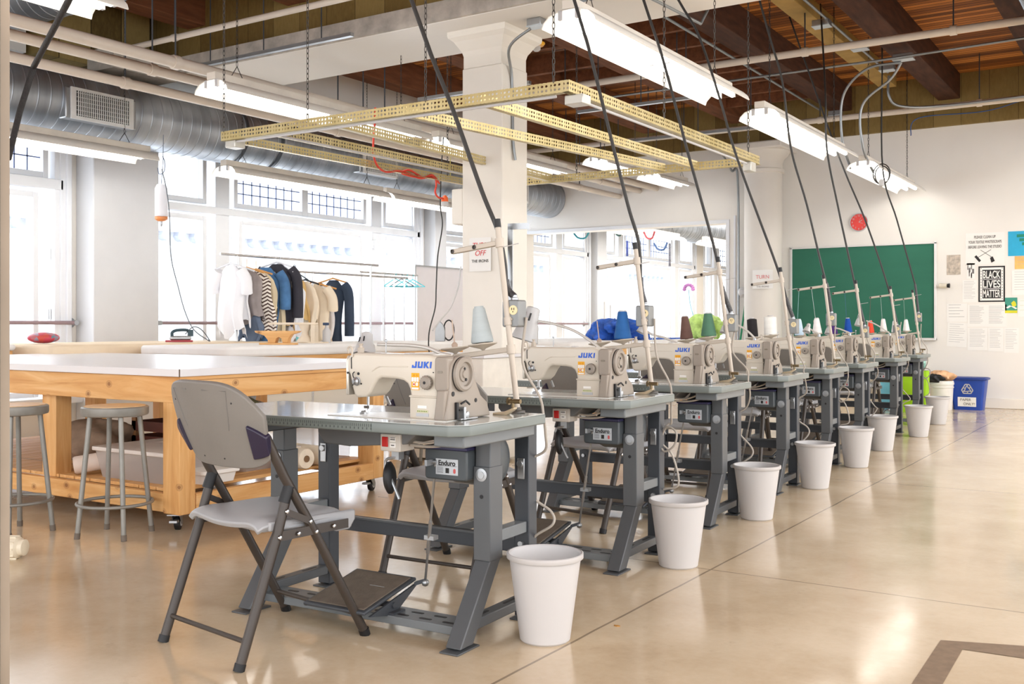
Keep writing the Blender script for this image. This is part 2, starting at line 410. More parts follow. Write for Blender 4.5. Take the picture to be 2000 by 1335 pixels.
def bay(y0, y1, ga, gb):
    L = [(y0+.16, ga-.5, 2.44, 2.92, 0), (y0+.16, ga-.5, .42, 2.2, 0), (ga, (ga+gb)/2-.05, 2.44, 2.92, 1), ((ga+gb)/2+.05, gb, 2.44, 2.92, 1),
         (ga+.07, gb-.07, .42, 2.2, 0), (gb+.46, y1-.16, 2.44, 2.92, 0), (gb+.46, y1-.16, .42, 2.2, 0)]
    window(L, [(ga-.34, ga-.14), (gb+.14, gb+.34)], [(y0, y1, 2.28, 2.36)], y0, y1)
window([(3.3, 4.5, 2.50, 2.92, 1), (4.56, 5.72, 2.50, 2.92, 1), (4.6, 5.62, .42, 2.25, 0), (3.3, 4.3, .42, 2.25, 0)], [(4.34, 4.46), (3.0, 3.2)], [(1.5, 5.9, 2.34, 2.44)], 1.5, 5.97)
bay(6.86, 11.46, 8.12, 10.28); bay(11.9, 16.4, 13.05, 15.12); bay(16.95, 21.3, 17.95, 20.1); bay(21.8, 25.9, 22.8, 24.8)
# hardware on the frames
for y, z in ((5.76, 1.72), (5.76, 1.15), (10.44, 2.12)):
    tag(MB().box(WX+.0, WX+.03, y-.015, y+.015, z-.05, z+.05).cyl((WX+.03, y, z-.07), (WX+.03, y, z+.07), .008, n=8).build('window_latch', chrome_m, smooth=40),
        {1.72: 'small steel latch on the left window frame, upper of two', 1.15: 'small steel latch on the left window frame, lower of two', 2.12: 'dark steel hinge on the window post beside the clear hangers'}[z], 'latch')
# grab rails across the windows
def rail(y0, y1, lab):
    t = thing('window_rail', lab, 'rail', (WX+.1, (y0+y1)/2, 1.07))
    l = (y1-y0)/2
    MB().tube([(0, -l, 0), (0, l, 0)], .019, 10).build('rail_tube', M('brownish_rail', srgb(150,128,132), .45), t, smooth=40)
    for y in (-l, l): MB().lathe([(.0, 0), (.05, .0), (.05, .02), (.025, .03), (.025, .12)], (-.1, y, 0), (1,0,0), 14).build('wall_bracket', zinc_m, t, smooth=40)
rail(3.4, 5.98, 'brown tubular rail across the leftmost window')
rail(6.95, 11.4, 'blue-brown tubular rail across the windows behind the clothes rack')
rail(11.95, 16.2, 'tubular rail across the windows seen through the wall opening')
# opposite building, washed out by daylight
fac = M('pale_facade', srgb(236,238,242), .9, var=.03)
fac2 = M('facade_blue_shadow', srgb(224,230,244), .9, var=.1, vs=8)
b = thing('street_building', 'pale sunlit building across the street, seen through the windows', 'building', (-26, 20, 0))
MB((-26,20,0)).box(-28, -26, -20, 60, -1, 14).build('facade', fac, b)
m = MB((-26,20,0)); m.box(-26, -25.3, -20, 60, 3.9, 4.15); m.box(-26, -25.6, -20, 60, 3.3, 3.45)
m.build('cornice', fac, b)
m = MB((-26,20,0))
for i in range(130):
    y = -20+i*.6; m.prism([(y+.03, 3.9), (y+.0, 3.78), (y+.08, 3.66), (y+.2, 3.62), (y+.26, 3.7), (y+.19, 3.78), (y+.3, 3.9)], 'x', -26, -25.75)
m.build('cornice_bracket_row', fac2, b, kind='stuff')
m = MB((-26,20,0))
for i in range(24):
    y = -19+i*3.3; m.box(-26.02, -25.97, y, y+1.5, 5.2, 7.8)
m.build('window_band', fac2, b, kind='stuff')
struct(MB().box(-25.4, -9.6, -20, 60, -.5, -.3).build('street_pavement', M('pale_pavement', srgb(228,228,228), .9)))
# girder and timber
struct(MB().box(-9, 4.2, 6.64, 7.52, 3.5, 3.66).build('girder', wall_w, bevel=.01))
struct(MB().box(-9, 4.2, 6.61, 6.64, 3.505, 3.66).build('trim_7', conc_m))
struct(MB().box(-9, 4.2, 6.66, 7.50, 3.66, CZ).build('trim_8', olive_m))
beams = [(-7.98, beam_m2), (-6.62, beam_m2), (-5.24, beam_m2), (-3.8, beam_m), (-2.45, beam_m), (-1.25, beam_m), (.1, beam_m), (1.5, beam_m), (2.9, beam_m)]
for i, (x, mt) in enumerate(beams):
    o = MB().box(x-.13, x+.13, -4, BY-.06, 3.93, CZ).build('ceiling_beam', mt, bevel=.008)
    tag(o, ['dark timber beam nearest the window wall', 'dark timber beam above the three beige pipes', 'red-brown timber beam above the gold hanging frame', 'dark brown beam with a grey conduit clipped below, left of the yellow joist',
            'dark brown beam on the right of the yellow joist, above the chalkboard', 'dark brown beam at the upper right corner beside the round duct', 'dark ceiling beam right of the round duct', 'dark ceiling beam over the open floor', 'farthest right dark ceiling beam'][i], 'beam', 'timber ceiling beams')
tag(MB().box(-3.2, -3.0, 7.6, 13.6, 4.08, CZ).build('ceiling_joist', joist_m, bevel=.006), 'thinner yellow joist between two dark ceiling beams', 'joist')
m = MB()
for i in range(9):                      # short bridging timbers in the darker bays
    y = 8.2+i*.62
    m = MB().box(-5.11, -3.93, y, y+.06, 3.98, 4.2)
    tag(m.build('bridging_timber', beam_m2), 'short red-brown bridging timber between ceiling beams behind the square column', 'timber', 'bridging timbers left of the round column')
for i in range(4):
    y = 8.4+i*.9
    tag(MB().box(-6.49, -5.37, y, y+.07, 3.98, 4.2).build('bridging_timber', beam_m2), 'short red-brown bridging timber above the lit tube fixtures', 'timber', 'bridging timbers by the beige pipes')
struct(MB().box(-9, -8.6, 5.4, 6.6, 3.5, CZ).build('trim_9', olive_y)); struct(MB().box(-9, -8.7, -4, 5.35, 3.5, CZ).build('trim_10', wall_w))
struct(MB().box(-8.6, -8.2, 5.9, 6.6, 3.42, 3.62).build('trim_11', conc_m))
# square column with a flared cap
m = MB(); x0, x1, y0, y1 = -5.05, -4.645, 7.0, 7.39; m.box(x0, x1, y0, y1, 0, 3.2)
struct(m.build('column_square', wall_c, bevel=.012))
m = MB(); cx, cy = (x0+x1)/2, (y0+y1)/2
prev = None
for h, e in ((3.2, .19), (3.30, .19), (3.34, .20), (3.38, .225), (3.42, .25), (3.45, .285), (3.47, .29), (3.5, .29)):
    r = [(cx-e, cy-e, h), (cx+e, cy-e, h), (cx+e, cy+e, h), (cx-e, cy+e, h)]
    if prev:
        m._add(prev+r, [(0,1,5,4), (1,2,6,5), (2,3,7,6), (3,0,4,7), (0,3,2,1), (4,5,6,7)])
    prev = r
struct(m.build('trim_12', wall_c))
# round column against the back wall
struct(MB().lathe([(.255, 0), (.255, 3.12), (.285, 3.13), (.29, 3.17), (.262, 3.18), (.262, 3.26), (.29, 3.32), (.34, 3.37), (.36, 3.42)], (-4.79, 13.72, 0), n=40).build('column_round', M('column_warm_grey_white', srgb(222,216,208), .6, spec=.3, var=.03, vs=2), smooth=40))
struct(MB().box(-5.17, -4.41, 13.34, 14.05, 3.42, 3.52).build('trim_13', M('column_warm_grey_white', (1,1,1)), bevel=.02))
# near post at the left edge of the doorway
p = thing('door_post', 'weathered grey and tan metal door post at the left edge', 'post', (-1.06, .60, 0))
MB((-1.06,.60,0)).box(-1.12, -1.018, .56, .60, 0, 3.0).build('post_face', M('aged_grey_metal', srgb(120,112,102), .5, metal=.3, var=.15), p, bevel=.004)
MB((-1.06,.60,0)).box(-1.09, -1.038, .60, .62, 0, 3.0).build('post_edge', M('tan_wood_edge', srgb(140,126,110), .6, var=.15), p)
# ------------------------------------------------------------------ ducts
def duct(name, label, p0, p1, r, vents=()):
    p0, p1 = Vector(p0), Vector(p1); L = (p1-p0).length; d = (p1-p0).normalized()
    t = thing(name, label, 'duct', p0)
    prof = []; s = 0
    prof.append((r*.99, 0))
    while s < L-.12:
        prof += [(r, s+.004), (r, s+.10), (r+.0035, s+.104), (r+.0035, s+.110), (r, s+.116)]; s += .116
    prof.append((r, L))
    MB().lathe(prof, (0,0,0), d, 48, caps=False).build('duct_body', duct_m, t, smooth=30)
    return t, d
t, d = duct('ventilation_duct', 'large silver spiral duct running above the windows', (-8.45, .5, 3.06), (-8.45, 24.5, 3.06), .3)
for s in (6.95, 7.45):
    MB().lathe([(.302, s), (.314, s+.003), (.314, s+.04), (.302, s+.043)], (0,0,0), (0,1,0), 48, caps=False).build('joint_band', M('dark_band', srgb(90,94,100), .4, metal=.6), t, smooth=30)
for y in (5.72, 9.55, 12.6):
    q = y-.5
    MB((0,0,0)).box(.12, .33, q-.36, q+.36, -.2, .07).build('vent_saddle', zinc_m, t, bevel=.01)
    g = MB(); g.box(.33, .352, q-.32, q+.32, -.205, .075)
    gg = g.build('vent_grille', M('white_grille_paint', srgb(226,226,224), .45), t, bevel=.004)
    MB().box(.353, .357, q-.27, q+.27, -.175, .045).build('grille_opening', black_m, gg)
    fin = MB()
    for k in range(26): yy = q-.26+k*.0208; fin.box(.357, .366, yy, yy+.006, -.175, .045)
    for k in range(6): zz = -.165+k*.038; fin.box(.354, .360, q-.27, q+.27, zz, zz+.004)
    fin.build('grille_louvres', M('white_grille_paint', (1,1,1)), gg)
duct('ceiling_duct', 'silver spiral duct crossing high at the upper left corner', (-8.6, 5.12, 3.86), (-6.95, 5.12, 3.86), .22)
duct('ceiling_duct', 'silver round duct entering at the upper right corner', (-.72, 3.5, 3.58), (-.72, 13.9, 3.58), .29)
# ------------------------------------------------------------------ pipes and conduit
def pipe(name, label, pts, r, mt, cat='pipe', clips=0, group=None, n=10, sm=0):
    pts = [Vector(p) for p in pts]; o = pts[0].copy()
    if not clips:
        return tag(MB().tube(smoothpath(pts) if sm else pts, r, n).build(name, mt, smooth=40), label, cat, group)
    t = thing(name, label, cat, o, group=group)
    MB(o).tube(pts, r, n).build('pipe_run', mt, t, smooth=40)
    L = (pts[-1]-pts[0])
    for k in range(clips):
        c = pts[0]+L*((k+.5)/clips)
        MB(o).tube([c-L.normalized()*.03, c+L.normalized()*.03], r*1.25, n).build('pipe_coupling', mt, t, smooth=40)
        MB(o).cyl(c, (c.x, c.y, CZ-.01), .007, n=6).build('hanger_rod', steel_d, t)
    return t
for x, z, lab in ((-6.57, 3.10, 'rightmost of the three parallel beige ceiling pipes'), (-6.85, 3.08, 'middle of the three parallel beige ceiling pipes'), (-7.19, 3.02, 'leftmost and lowest of the three parallel beige ceiling pipes')):
    pipe('ceiling_pipe', lab, [(x, 1.5, z), (x, BY, z)], .045 if x > -6.7 else .04, pipe_m, clips=5, group='parallel beige pipes over the worktables')
pipe('sprinkler_pipe', 'beige sprinkler pipe crossing in front of the white girder', [(-8.9, 5.95, 3.58), (3, 5.95, 3.58)], .026, pipe_m, clips=4)
pipe('sprinkler_pipe', 'beige sprinkler pipe crossing the boarded ceiling, the nearer and thicker one', [(-6.4, 9.9, 3.7), (-1.02, 9.9, 3.7)], .036, pipe_m, clips=4)
pipe('sprinkler_pipe', 'beige sprinkler pipe low along the back wall fascia', [(-8.5, 13.1, 3.66), (-1.02, 13.1, 3.66)], .036, pipe_m, clips=4)
pipe('conduit_run', 'thin grey conduit crossing below the ceiling behind the beige pipe', [(-6.2, 10.9, 3.77), (-2.6, 10.9, 3.77), (-1.02, 10.9, 3.80)], .013, conduit_m, 'conduit')
pipe('conduit_run', 'thin grey conduit running along under the dark beam', [(-3.98, 7.5, 3.9), (-3.98, 13.6, 3.9)], .014, conduit_m, 'conduit')
pipe('conduit_run', 'thin grey conduit running above the yellow joist to the ceiling boxes', [(-2.82, 7.6, 3.98), (-2.82, 12.35, 3.98)], .013, conduit_m, 'conduit')
pipe('conduit_run', 'grey conduit bending down and along the back fascia', [(-2.82, 12.4, 3.95), (-2.82, 12.4, 3.72), (-2.7, 12.5, 3.6), (-2.2, 12.75, 3.6), (-1.02, 12.75, 3.62)], .015, conduit_m, 'conduit', sm=1)
pipe('conduit_run', 'thin grey vertical conduit beside the round column', [(-5.26, 14.02, .2), (-5.26, 14.02, 3.0), (-5.32, 13.9, 3.25), (-5.4, 13.6, 3.55)], .016, conduit_m, 'conduit', sm=1)
pipe('conduit_run', 'thin white conduit line running over the girder soffit', [(-3.3, 6.6, 3.47), (-3.2, 7.7, 3.46), (-3.15, 7.75, 3.6)], .012, conduit_m, 'conduit')
pipe('blue_wire', 'thin blue cable clipped under the upper right beam', [(-1.9, 7.3, 3.93), (-1.95, 8.6, 3.9), (-1.7, 9.2, 3.9), (.2, 9.0, 3.92)], .006, blue_cord, 'cable')
pipe('blue_wire', 'thin blue cable drooping along the back fascia', [(-2.9, 13.95, 3.5), (-2.8, 13.95, 3.72), (-2.0, 13.95, 3.72), (-1.2, 13.95, 3.85), (1, 13.95, 3.9)], .006, blue_cord, 'cable', sm=1)
pipe('red_wire', 'thin red cable strung below the right-hand ceiling boards', [(-4.55, 7.6, 3.75), (-3.6, 7.8, 3.7), (-2.7, 7.8, 3.85), (-1.6, 7.9, 3.95)], .005, M('dull_red_wire', srgb(160,60,56), .5), 'cable', sm=1)
def strut(lab, p0, p1, rods=3):
    p0, p1 = Vector(p0), Vector(p1); t = thing('strut_channel', lab, 'channel', p0)
    m = MB(p0); m.bar(p0, p1, .042, .03); m.build('channel', zinc_m, t)
    for k in range(rods):
        c = p0.lerp(p1, (k+.5)/rods); MB(p0).cyl(c, (c.x, c.y, CZ-.01), .006, n=6).build('hanger_rod', steel_d, t)
strut('grey strut channel hanging before the girder over the long lit fixture', (-7.7, 6.3, 3.42), (-5.65, 6.3, 3.42))
strut('grey strut channel hanging left of the square column', (-6.3, 8.0, 3.28), (-5.0, 8.0, 3.28))
strut('grey strut channel hanging high beyond the gold frame', (-5.4, 9.6, 3.33), (-3.9, 9.6, 3.33))
strut('grey strut channel low beyond the gold frame near the back fascia', (-5.9, 11.7, 3.38), (-3.9, 11.7, 3.38))
# ribbed steel tray under the girder
t = thing('steel_tray', 'ribbed grey steel tray fixed under the girder beside the bright fixture', 'tray', (-3.55, 5.9, 3.5))
m = MB()
for k in range(5): m.box(-.15+k*.065, -.105+k*.065, -.7, .75, -.06, -.02); m.box(-.15+k*.065, -.09+k*.065, -.7, .75, -.03, -.02)
m.build('tray_body', M('blue_grey_steel', srgb(120,130,140), .4, metal=.6), t)
def jbox(lab, p, s=(.12,.12,.05), group=None):
    t = thing('junction_box', lab, 'junction box', p, group=group)
    MB().box(-s[0]/2, s[0]/2, -s[1]/2, s[1]/2, 0, s[2]).build('box_body', zinc_m, t, bevel=.006)
    MB().box(-s[0]/2-.004, s[0]/2+.004, -s[1]/2-.004, s[1]/2+.004, -.004, .002).build('cover_plate', M('pale_cover', srgb(196,206,214), .35, metal=.3), t)
    return t
jbox('grey junction box on the girder soffit above the square column', at_z(1048, 52, 3.44), (.13,.1,.06))
for px, py, lab in ((1605, 52, 'ceiling junction box on the conduit, nearest of three'), (1680, 97, 'ceiling junction box on the conduit, middle of three'), (1733, 138, 'ceiling junction box on the conduit, farthest of three')):
    jbox(lab, at_z(px, py, 3.92), (.16,.12,.06), 'ceiling boxes the black cords drop from')
jbox('ceiling junction box where two grey cables loop down', at_z(1765, 117, 3.8), (.2,.12,.06))
jbox('junction box at the low end of the conduit by the back fascia', at_z(1632, 226, 3.72), (.16,.12,.06))
a = at_z(1760, 122, 3.78)
pipe('grey_loop_cable', 'grey flexible cable looping from the ceiling box to the left', [a, a+Vector((-.35,.0,-.02)), a+Vector((-.62,.1,-.25)), a+Vector((-.66,.2,-.7)), a+Vector((-.62,.4,-1.0))], .014, conduit_m, 'cable', sm=1)
pipe('grey_loop_cable', 'grey flexible cable looping from the ceiling box to the far fixture', [a, a+Vector((-.12,.05,-.15)), a+Vector((-.42,.1,-.38)), a+Vector((-.44,.2,-.8)), a+Vector((-.40,.5,-1.05))], .014, conduit_m, 'cable', sm=1)
c0 = at_z(1036, 56, 3.42)
pipe('column_cable', 'pair of grey cables running down the square column', [c0, c0+Vector((-.2,.0,-.12)), (-4.63, 7.12, 3.1), (-4.63, 7.14, 2.6), (-4.62, 7.16, 2.42)], .012, conduit_m, 'cable', sm=1)
t = thing('sprinkler_sensor', 'small white sensor with a yellow collar beside the column cap', 'sensor', at_z(1048, 90, 3.46))
MB().lathe([(.07, .03), (.075, .02), (.06, 0)], n=16).build('collar', yel_ink, t, smooth=40); MB().lathe([(.035, 0), (.035, -.03), (.02, -.045)], n=14).build('sensor_head', white_pl, t, smooth=40)
# ================================================================== SEWING STATIONS
DY = [0, 1.21, 2.335, 3.55, 4.70, 5.80, 7.33, 8.58]
ST = ['nearest the camera, under the pale blue cone', 'second from the camera, under the single bright blue cone', 'under the brown and green thread cones', 'under the black and white thread cones',
      'under the pale blue and white thread cones', 'under the purple and blue thread cones', 'under the red and white thread cones', 'farthest from the camera, under the two white cones']
# ---- industrial table
O = Vector((-2.3, 2.87, 0))
def place(root, i, o): root.location = RW(o.x, o.y+DY[i], o.z); root.rotation_euler[2] = ROW
TB = thing('sewing_table', 'grey industrial sewing table '+ST[0], 'table', RW(O.x, O.y), ROW, 'industrial sewing tables in the long row')
top = [(-2.935, 2.64), (-2.905, 2.60), (-1.765, 2.60), (-1.715, 2.65), (-1.715, 3.135), (-2.935, 3.135)]
m = MB(O); m.prism(top, 'z', .705, .739); e = m.build('tabletop_edge', tbl_edge, TB, bevel=.004)
inn = [(-2.931, 2.642), (-2.903, 2.604), (-1.767, 2.604), (-1.719, 2.652), (-1.719, 3.131), (-2.931, 3.131)]
MB(O).prism(inn, 'z', .7385, .7405).build('tabletop', tbl_top, TB)
def tape_mat():
    n = NT('ruler_tape'); x, y, z = n.sep(n.coord())
    t = n.math('LESS_THAN', n.math('FRACT', n.math('DIVIDE', x, .0085)), .3); u = n.math('LESS_THAN', n.math('ABSOLUTE', n.math('SUBTRACT', z, .727)), .0045)
    t2 = n.math('LESS_THAN', n.math('FRACT', n.math('DIVIDE', x, .017)), .2); u2 = n.math('LESS_THAN', n.math('ABSOLUTE', n.math('SUBTRACT', z, .717)), .0035)
    f = n.math('MAXIMUM', n.math('MULTIPLY', t, u), n.math('MULTIPLY', t2, u2))
    n.base(n.mix(f, srgb(116,125,122), srgb(60,66,66))); n.set(rough=.4); return n.m
MB(O).box(-2.88, -2.06, 2.598, 2.6002, .709, .736).build('ruler_tape', tape_mat(), TB)
def leg(x, yf, nm='front'):
    m = MB(O)
    if nm == 'front':
        m.box(x-.03, x+.03, 2.905, 2.975, .26, .70)
        # splayed lower part of the leg
        pl = [(2.905, .262), (2.975, .262), (2.80, .012), (2.725, .012)]
        m.prism(pl, 'x', x-.03, x+.03)
    else:
        m.box(x-.03, x+.03, 3.165, 3.225, .01, .70)
    return m
for x in (-1.83, -2.75):
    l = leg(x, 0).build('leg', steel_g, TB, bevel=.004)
    MB(O).box(x-.026, x+.026, 2.9, 2.904, .30, .56).prism([(x-.026, 0), (x+.026, 0), (x+.026, .001), (x-.026, .001)], 'z', .3, .301).build('leg_facing', steel_l, l)
    MB(O).box(x-.036, x+.036, 2.70, 2.83, 0, .006).build('foot_plate', steel_g, l, bevel=.002)
    f = MB(O).prism([(x-.022, .045), (x+.022, .045), (x+.022, .05), (x-.022, .05)], 'y', 2.74, 2.741); 
    q = MB(O); q.bar((x, 2.735, .02), (x, 2.908, .256), .048, .003, up=(0,-1,0)); q.build('leg_flange', steel_l, l)
    sl = MB(O); sl.box(x-.033, x+.033, 2.898, 2.98, .26, .575); sl.build('leg_sleeve', steel_g, l, bevel=.003)
    MB(O).lathe([(.0, .006), (.012, .006), (.012, .004), (.022, .003), (.022, 0)], (x, 2.898, .548), (0,-1,0), 18).build('height_bolt', zinc_m, l, smooth=40)
    MB(O).lathe([(.007, .001), (.007, 0)], (x, 2.8975, .475), (0,-1,0), 12).build('bolt_hole', black_m, l)
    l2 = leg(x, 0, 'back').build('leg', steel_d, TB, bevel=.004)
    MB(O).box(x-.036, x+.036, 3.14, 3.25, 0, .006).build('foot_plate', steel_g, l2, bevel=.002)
    MB(O).box(x-.014, x+.014, 3.159, 3.164, .50, .575).lathe([(0, .01), (.013, .01), (.013, 0)], (x, 3.160, .555), (0,-1,0), 12).build('slot_clamp', zinc_m, l2, bevel=.002)
    MB(O).lathe([(0, .012), (.01, .012), (.01, 0)], (x, 3.165, .27), (0,-1,0), 10).build('height_bolt', zinc_m, l2)
    MB(O).box(x-.022, x+.022, 2.975, 3.165, .312, .352).build('side_rail', steel_l, TB, bevel=.003)
    m = MB(O).box(x-.024, x+.024, 2.79, 3.165, .05, .085); m.build('base_rail', steel_g, TB, bevel=.004)
    for y in (2.86, 3.04): MB(O).prism(rrect(x-.006, x+.006, y, y+.08, .005, 2), 'z', .0855, .0862).build('rail_slot', black_m, TB)
    MB(O).box(x-.03, x+.085 if x > -2 else x+.12, 2.66, 3.11, .665, .705).build('top_bracket', steel_l if x > -2 else steel_d, TB, bevel=.005)
MB(O).box(-2.72, -1.86, 3.18, 3.195, .232, .292).build('cross_rail', steel_d, TB, bevel=.003)
MB(O).box(-2.72, -1.86, 3.165, 3.195, .285, .292).build('cross_rail_flange', steel_g, TB)
m = MB(O); m.box(-2.73, -1.85, 2.80, 2.91, .052, .058); m.box(-2.73, -1.85, 2.797, 2.803, .03, .058); m.box(-2.73, -1.85, 2.907, 2.913, .03, .058)
m.build('perforated_tray', steel_l, TB, bevel=.002)
m = MB(O)
for k in range(9):
    x = -2.70+k*.095
    for j, y in enumerate((2.822, 2.868)): m.prism(rrect(x+j*.03, x+.05+j*.03, y, y+.014, .006, 2), 'z', .0582, .0590)
m.build('tray_slot', black_m, TB, kind='stuff')
# treadle
tr = MB(O); R1 = Matrix.Rotation(math.radians(11), 3, 'X')
pd = MB(O); pd.obox((-2.29, 2.83, .115), (.27, .30, .012), R1); pdo = pd.build('treadle', steel_d, TB, bevel=.004)
MB(O).obox((-2.29, 2.828, .1225), (.245, .27, .005), R1).build('rubber_mat', rubber_m, pdo, bevel=.003)
m = MB(O)
for x in (-2.43, -2.15): m.prism([(2.70, .075), (2.96, .13), (2.985, .135), (2.85, .058), (2.80, .055)], 'x', x-.004, x+.004)
m.cyl((-2.44, 2.83, .085), (-2.14, 2.83, .085), .01, n=10); m.box(-2.175, -2.125, 2.80, 2.87, .058, .066); m.box(-2.455, -2.405, 2.80, 2.87, .058, .066)
m.bar((-2.15, 2.96, .13), (-2.11, 2.975, .145), .014, .012); m.build('treadle_bracket', steel_d, pdo, smooth=40)
ro = MB(O).cyl((-2.115, 2.975, .14), (-1.99, 2.86, .585), .0045, n=8).cyl((-2.083, 2.945, .25), (-2.05, 2.915, .37), .0065, n=8).build('treadle_rod', zinc_m, TB, smooth=40)
MB(O).lathe([(0, -.014), (.010, -.010), (.014, 0), (.010, .010), (0, .014)], (-2.115, 2.975, .135), n=12, caps=False).build('ball_joint', zinc_m, ro, smooth=60)
MB(O).box(-2.085, -2.045, 2.925, 2.955, .30, .315).build('rod_clamp', zinc_m, ro)
# motor hung under the top
mo = MB(O); mo.lathe([(.0, 0), (.06, 0), (.082, .012), (.09, .03), (.09, .17), (.08, .19), (.05, .2), (0, .2)], (-2.03, 3.02, .585), (1,0,0), 32, caps=False)
mo = mo.build('motor', motor_m, TB, smooth=40)
MB(O).prism(rrect(-2.036, -1.864, .526, .632, .012, 3), 'y', 2.86, 2.96).build('control_box', motor_m, mo, bevel=.006)
MB(O).prism(rrect(-2.04, -1.863, .628, .64, .004, 2), 'y', 2.855, 2.965).build('control_box_lid', M('indigo_lid', srgb(48,46,82), .4), mo, bevel=.003)
nm = MB(O).box(-1.988, -1.898, 2.8575, 2.8595, .545, .598).build('maker_plate', M('silver_plate', srgb(190,194,198), .35, metal=.4), mo)
text('plate_lettering', 'Enduro', .0235, ink_m, mo, (-1.943-O.x, 2.8570-O.y, .584), bold=.0006, depth=.0004)
g = MB(O).box(-1.983, -1.903, 2.857, 2.8575, .5745, .5757)
for k in range(5): g.box(-1.983, -1.958, 2.857, 2.8575, .569-k*.0045, .5702-k*.0045)
g.box(-1.948, -1.934, 2.857, 2.8575, .551, .568); g.build('plate_fine_print', ink_m, mo)
MB(O).prism(rrect(-1.917, -1.907, .551, .567, .004, 2), 'y', 2.857, 2.8574).build('plate_red_mark', M('pink_red_mark', srgb(200,90,90), .5), mo)
MB(O).prism([(3.02+.062*math.cos(t*PI/12), .625+.082*math.sin(t*PI/12)) for t in range(24)], 'x', -1.868, -1.845).build('belt_guard', black_m, mo, bevel=.004)
MB(O).box(-1.99, -1.91, 2.93, 3.05, .655, .705).build('motor_mount', steel_d, mo, bevel=.004)
MB(O).box(-2.008, -1.998, 2.82, 2.93, .575, .595).cyl((-2.01, 2.86, .585), (-1.985, 2.86, .585), .008, n=10).build('clutch_lever', zinc_m, mo)
MB(O).bar((-1.955, 3.0, .68), (-1.90, 2.95, .60), .018, .008).build('drive_belt', black_m, mo)
# switch box under the top
sw = MB(O).box(-2.118, -2.035, 2.72, 2.80, .63, .688).build('switch_box', M('pale_grey_switch_box', srgb(206,200,192), .45), TB, bevel=.004)
MB(O).box(-2.108, -2.084, 2.715, 2.72, .645, .678).build('red_switch', red_m, sw, bevel=.002)
mm = MB(O).box(-2.075, -2.052, 2.7165, 2.72, .663, .678).box(-2.075, -2.052, 2.7165, 2.72, .644, .659).build('switch_label', paper_m, sw)
MB(O).box(-2.073, -2.054, 2.716, 2.7164, .669, .672).box(-2.073, -2.054, 2.716, 2.7164, .675, .677).box(-2.070, -2.057, 2.716, 2.7164, .650, .653).build('switch_symbols', ink_m, sw)
# drip pan and knee lifter
MB(O).prism([(-2.40, .705), (-2.40, .675), (-2.37, .64), (-2.26, .635), (-2.02, .655), (-1.96, .705)], 'y', 2.73, 2.93).build('drip_pan', M('dull_pan_grey', srgb(104,106,108), .5, var=.08), TB, bevel=.005)
kl = MB(O).tube(smoothpath([(-2.066, 2.76, .645), (-2.072, 2.75, .61), (-2.105, 2.74, .60), (-2.108, 2.74, .575), (-2.085, 2.74, .53), (-2.05, 2.735, .472)], 5), .005, 8).box(-2.09, -2.06, 2.745, 2.775, .60, .645).build('knee_lifter', zinc_m, TB, smooth=40)
MB(O).lathe([(0, 0), (.034, 0), (.043, .008), (.043, .02), (.034, .028), (0, .028)], (0,0,0), (1,.25,0), 24, caps=False)
kp = MB((0,0,0)); kp.lathe([(0, 0), (.030, 0), (.040, .008), (.040, .018), (.030, .026), (0, .026)], (0,0,0), (1,.3,.1), 24, caps=False)
for i, v in enumerate(kp.v): kp.v[i] = Vector((v.x-2.112, v.y+2.745, v.z*1.35+.536))-O
kp.build('knee_pad', black_m, kl, smooth=40)
m = MB(O); m.tube(smoothpath([(-2.03, 2.76, .665), (-1.97, 2.78, .658), (-1.92, 2.80, .672), (-1.88, 2.84, .70)], 5), .005, 6); m.tube(smoothpath([(-2.03, 2.77, .65), (-1.96, 2.80, .645), (-1.90, 2.86, .66), (-1.88, 2.9, .70)], 5), .005, 6)
m.build('under_table_wiring', cord_g, TB, smooth=40)
for i in range(1, 8):
    c = dup(TB); place(c, i, O); c['label'] = 'grey industrial sewing table '+ST[i]
# ---- machine head
H0 = Vector((-2.09, 2.80, .7405))
MH = thing('sewing_machine', 'cream industrial sewing machine '+ST[0], 'sewing machine', RW(H0.x, H0.y, H0.z), ROW, 'cream lockstitch machines in the long row')
yf, yb = 2.735, 2.85
poly = [(-2.005, .7425), (-1.896, .7425), (-1.896, .945), (-1.93, .952), (-2.10, .953), (-2.235, .955), (-2.262, .948), (-2.270, .93), (-2.272, .895), (-2.262, .88), (-2.252, .84), (-2.240, .806), (-2.225, .802),
        (-2.190, .806), (-2.172, .822), (-2.155, .85), (-2.142, .866), (-2.125, .873), (-2.06, .870), (-2.035, .866), (-2.018, .856), (-2.008, .838), (-2.005, .82)]
body = MB(H0).prism(poly, 'y', yf, yb).build('machine_arm', cream_m, MH, bevel=.009, seg=3)
# recessed relief line on the arm, column base band
MB(H0).tube(smoothpath([(-2.165, yf-.0005, .893), (-2.14, yf-.0005, .907), (-2.12, yf-.0005, .911), (-2.05, yf-.0005, .912), (-2.015, yf-.0005, .912)], 5), .0022, 6).build('arm_relief', cream_m, body, smooth=60)
cb = MB(H0).prism(rrect(-2.006, -1.895, 2.732, 2.87, .006, 3), 'z', .7425, .815).build('column_base', cream_m, MH, bevel=.004)
MB(H0).prism(rrect(-2.009, -1.890, 2.7285, 2.873, .008, 3), 'z', .812, .8185).build('base_rim', cream_m, MH, bevel=.0025)
MB(H0).prism(rrect(-2.335, -1.84, 2.70, 2.885, .010, 3), 'z', .7405, .7435).build('machine_bed', M('pale_steel_bed', srgb(226,224,218), .2, spec=.6, var=.02), MH, bevel=.001)
MB(H0).box(-2.32, -2.22, 2.72, 2.865, .7435, .7441).build('needle_plate', chrome_m, MH)
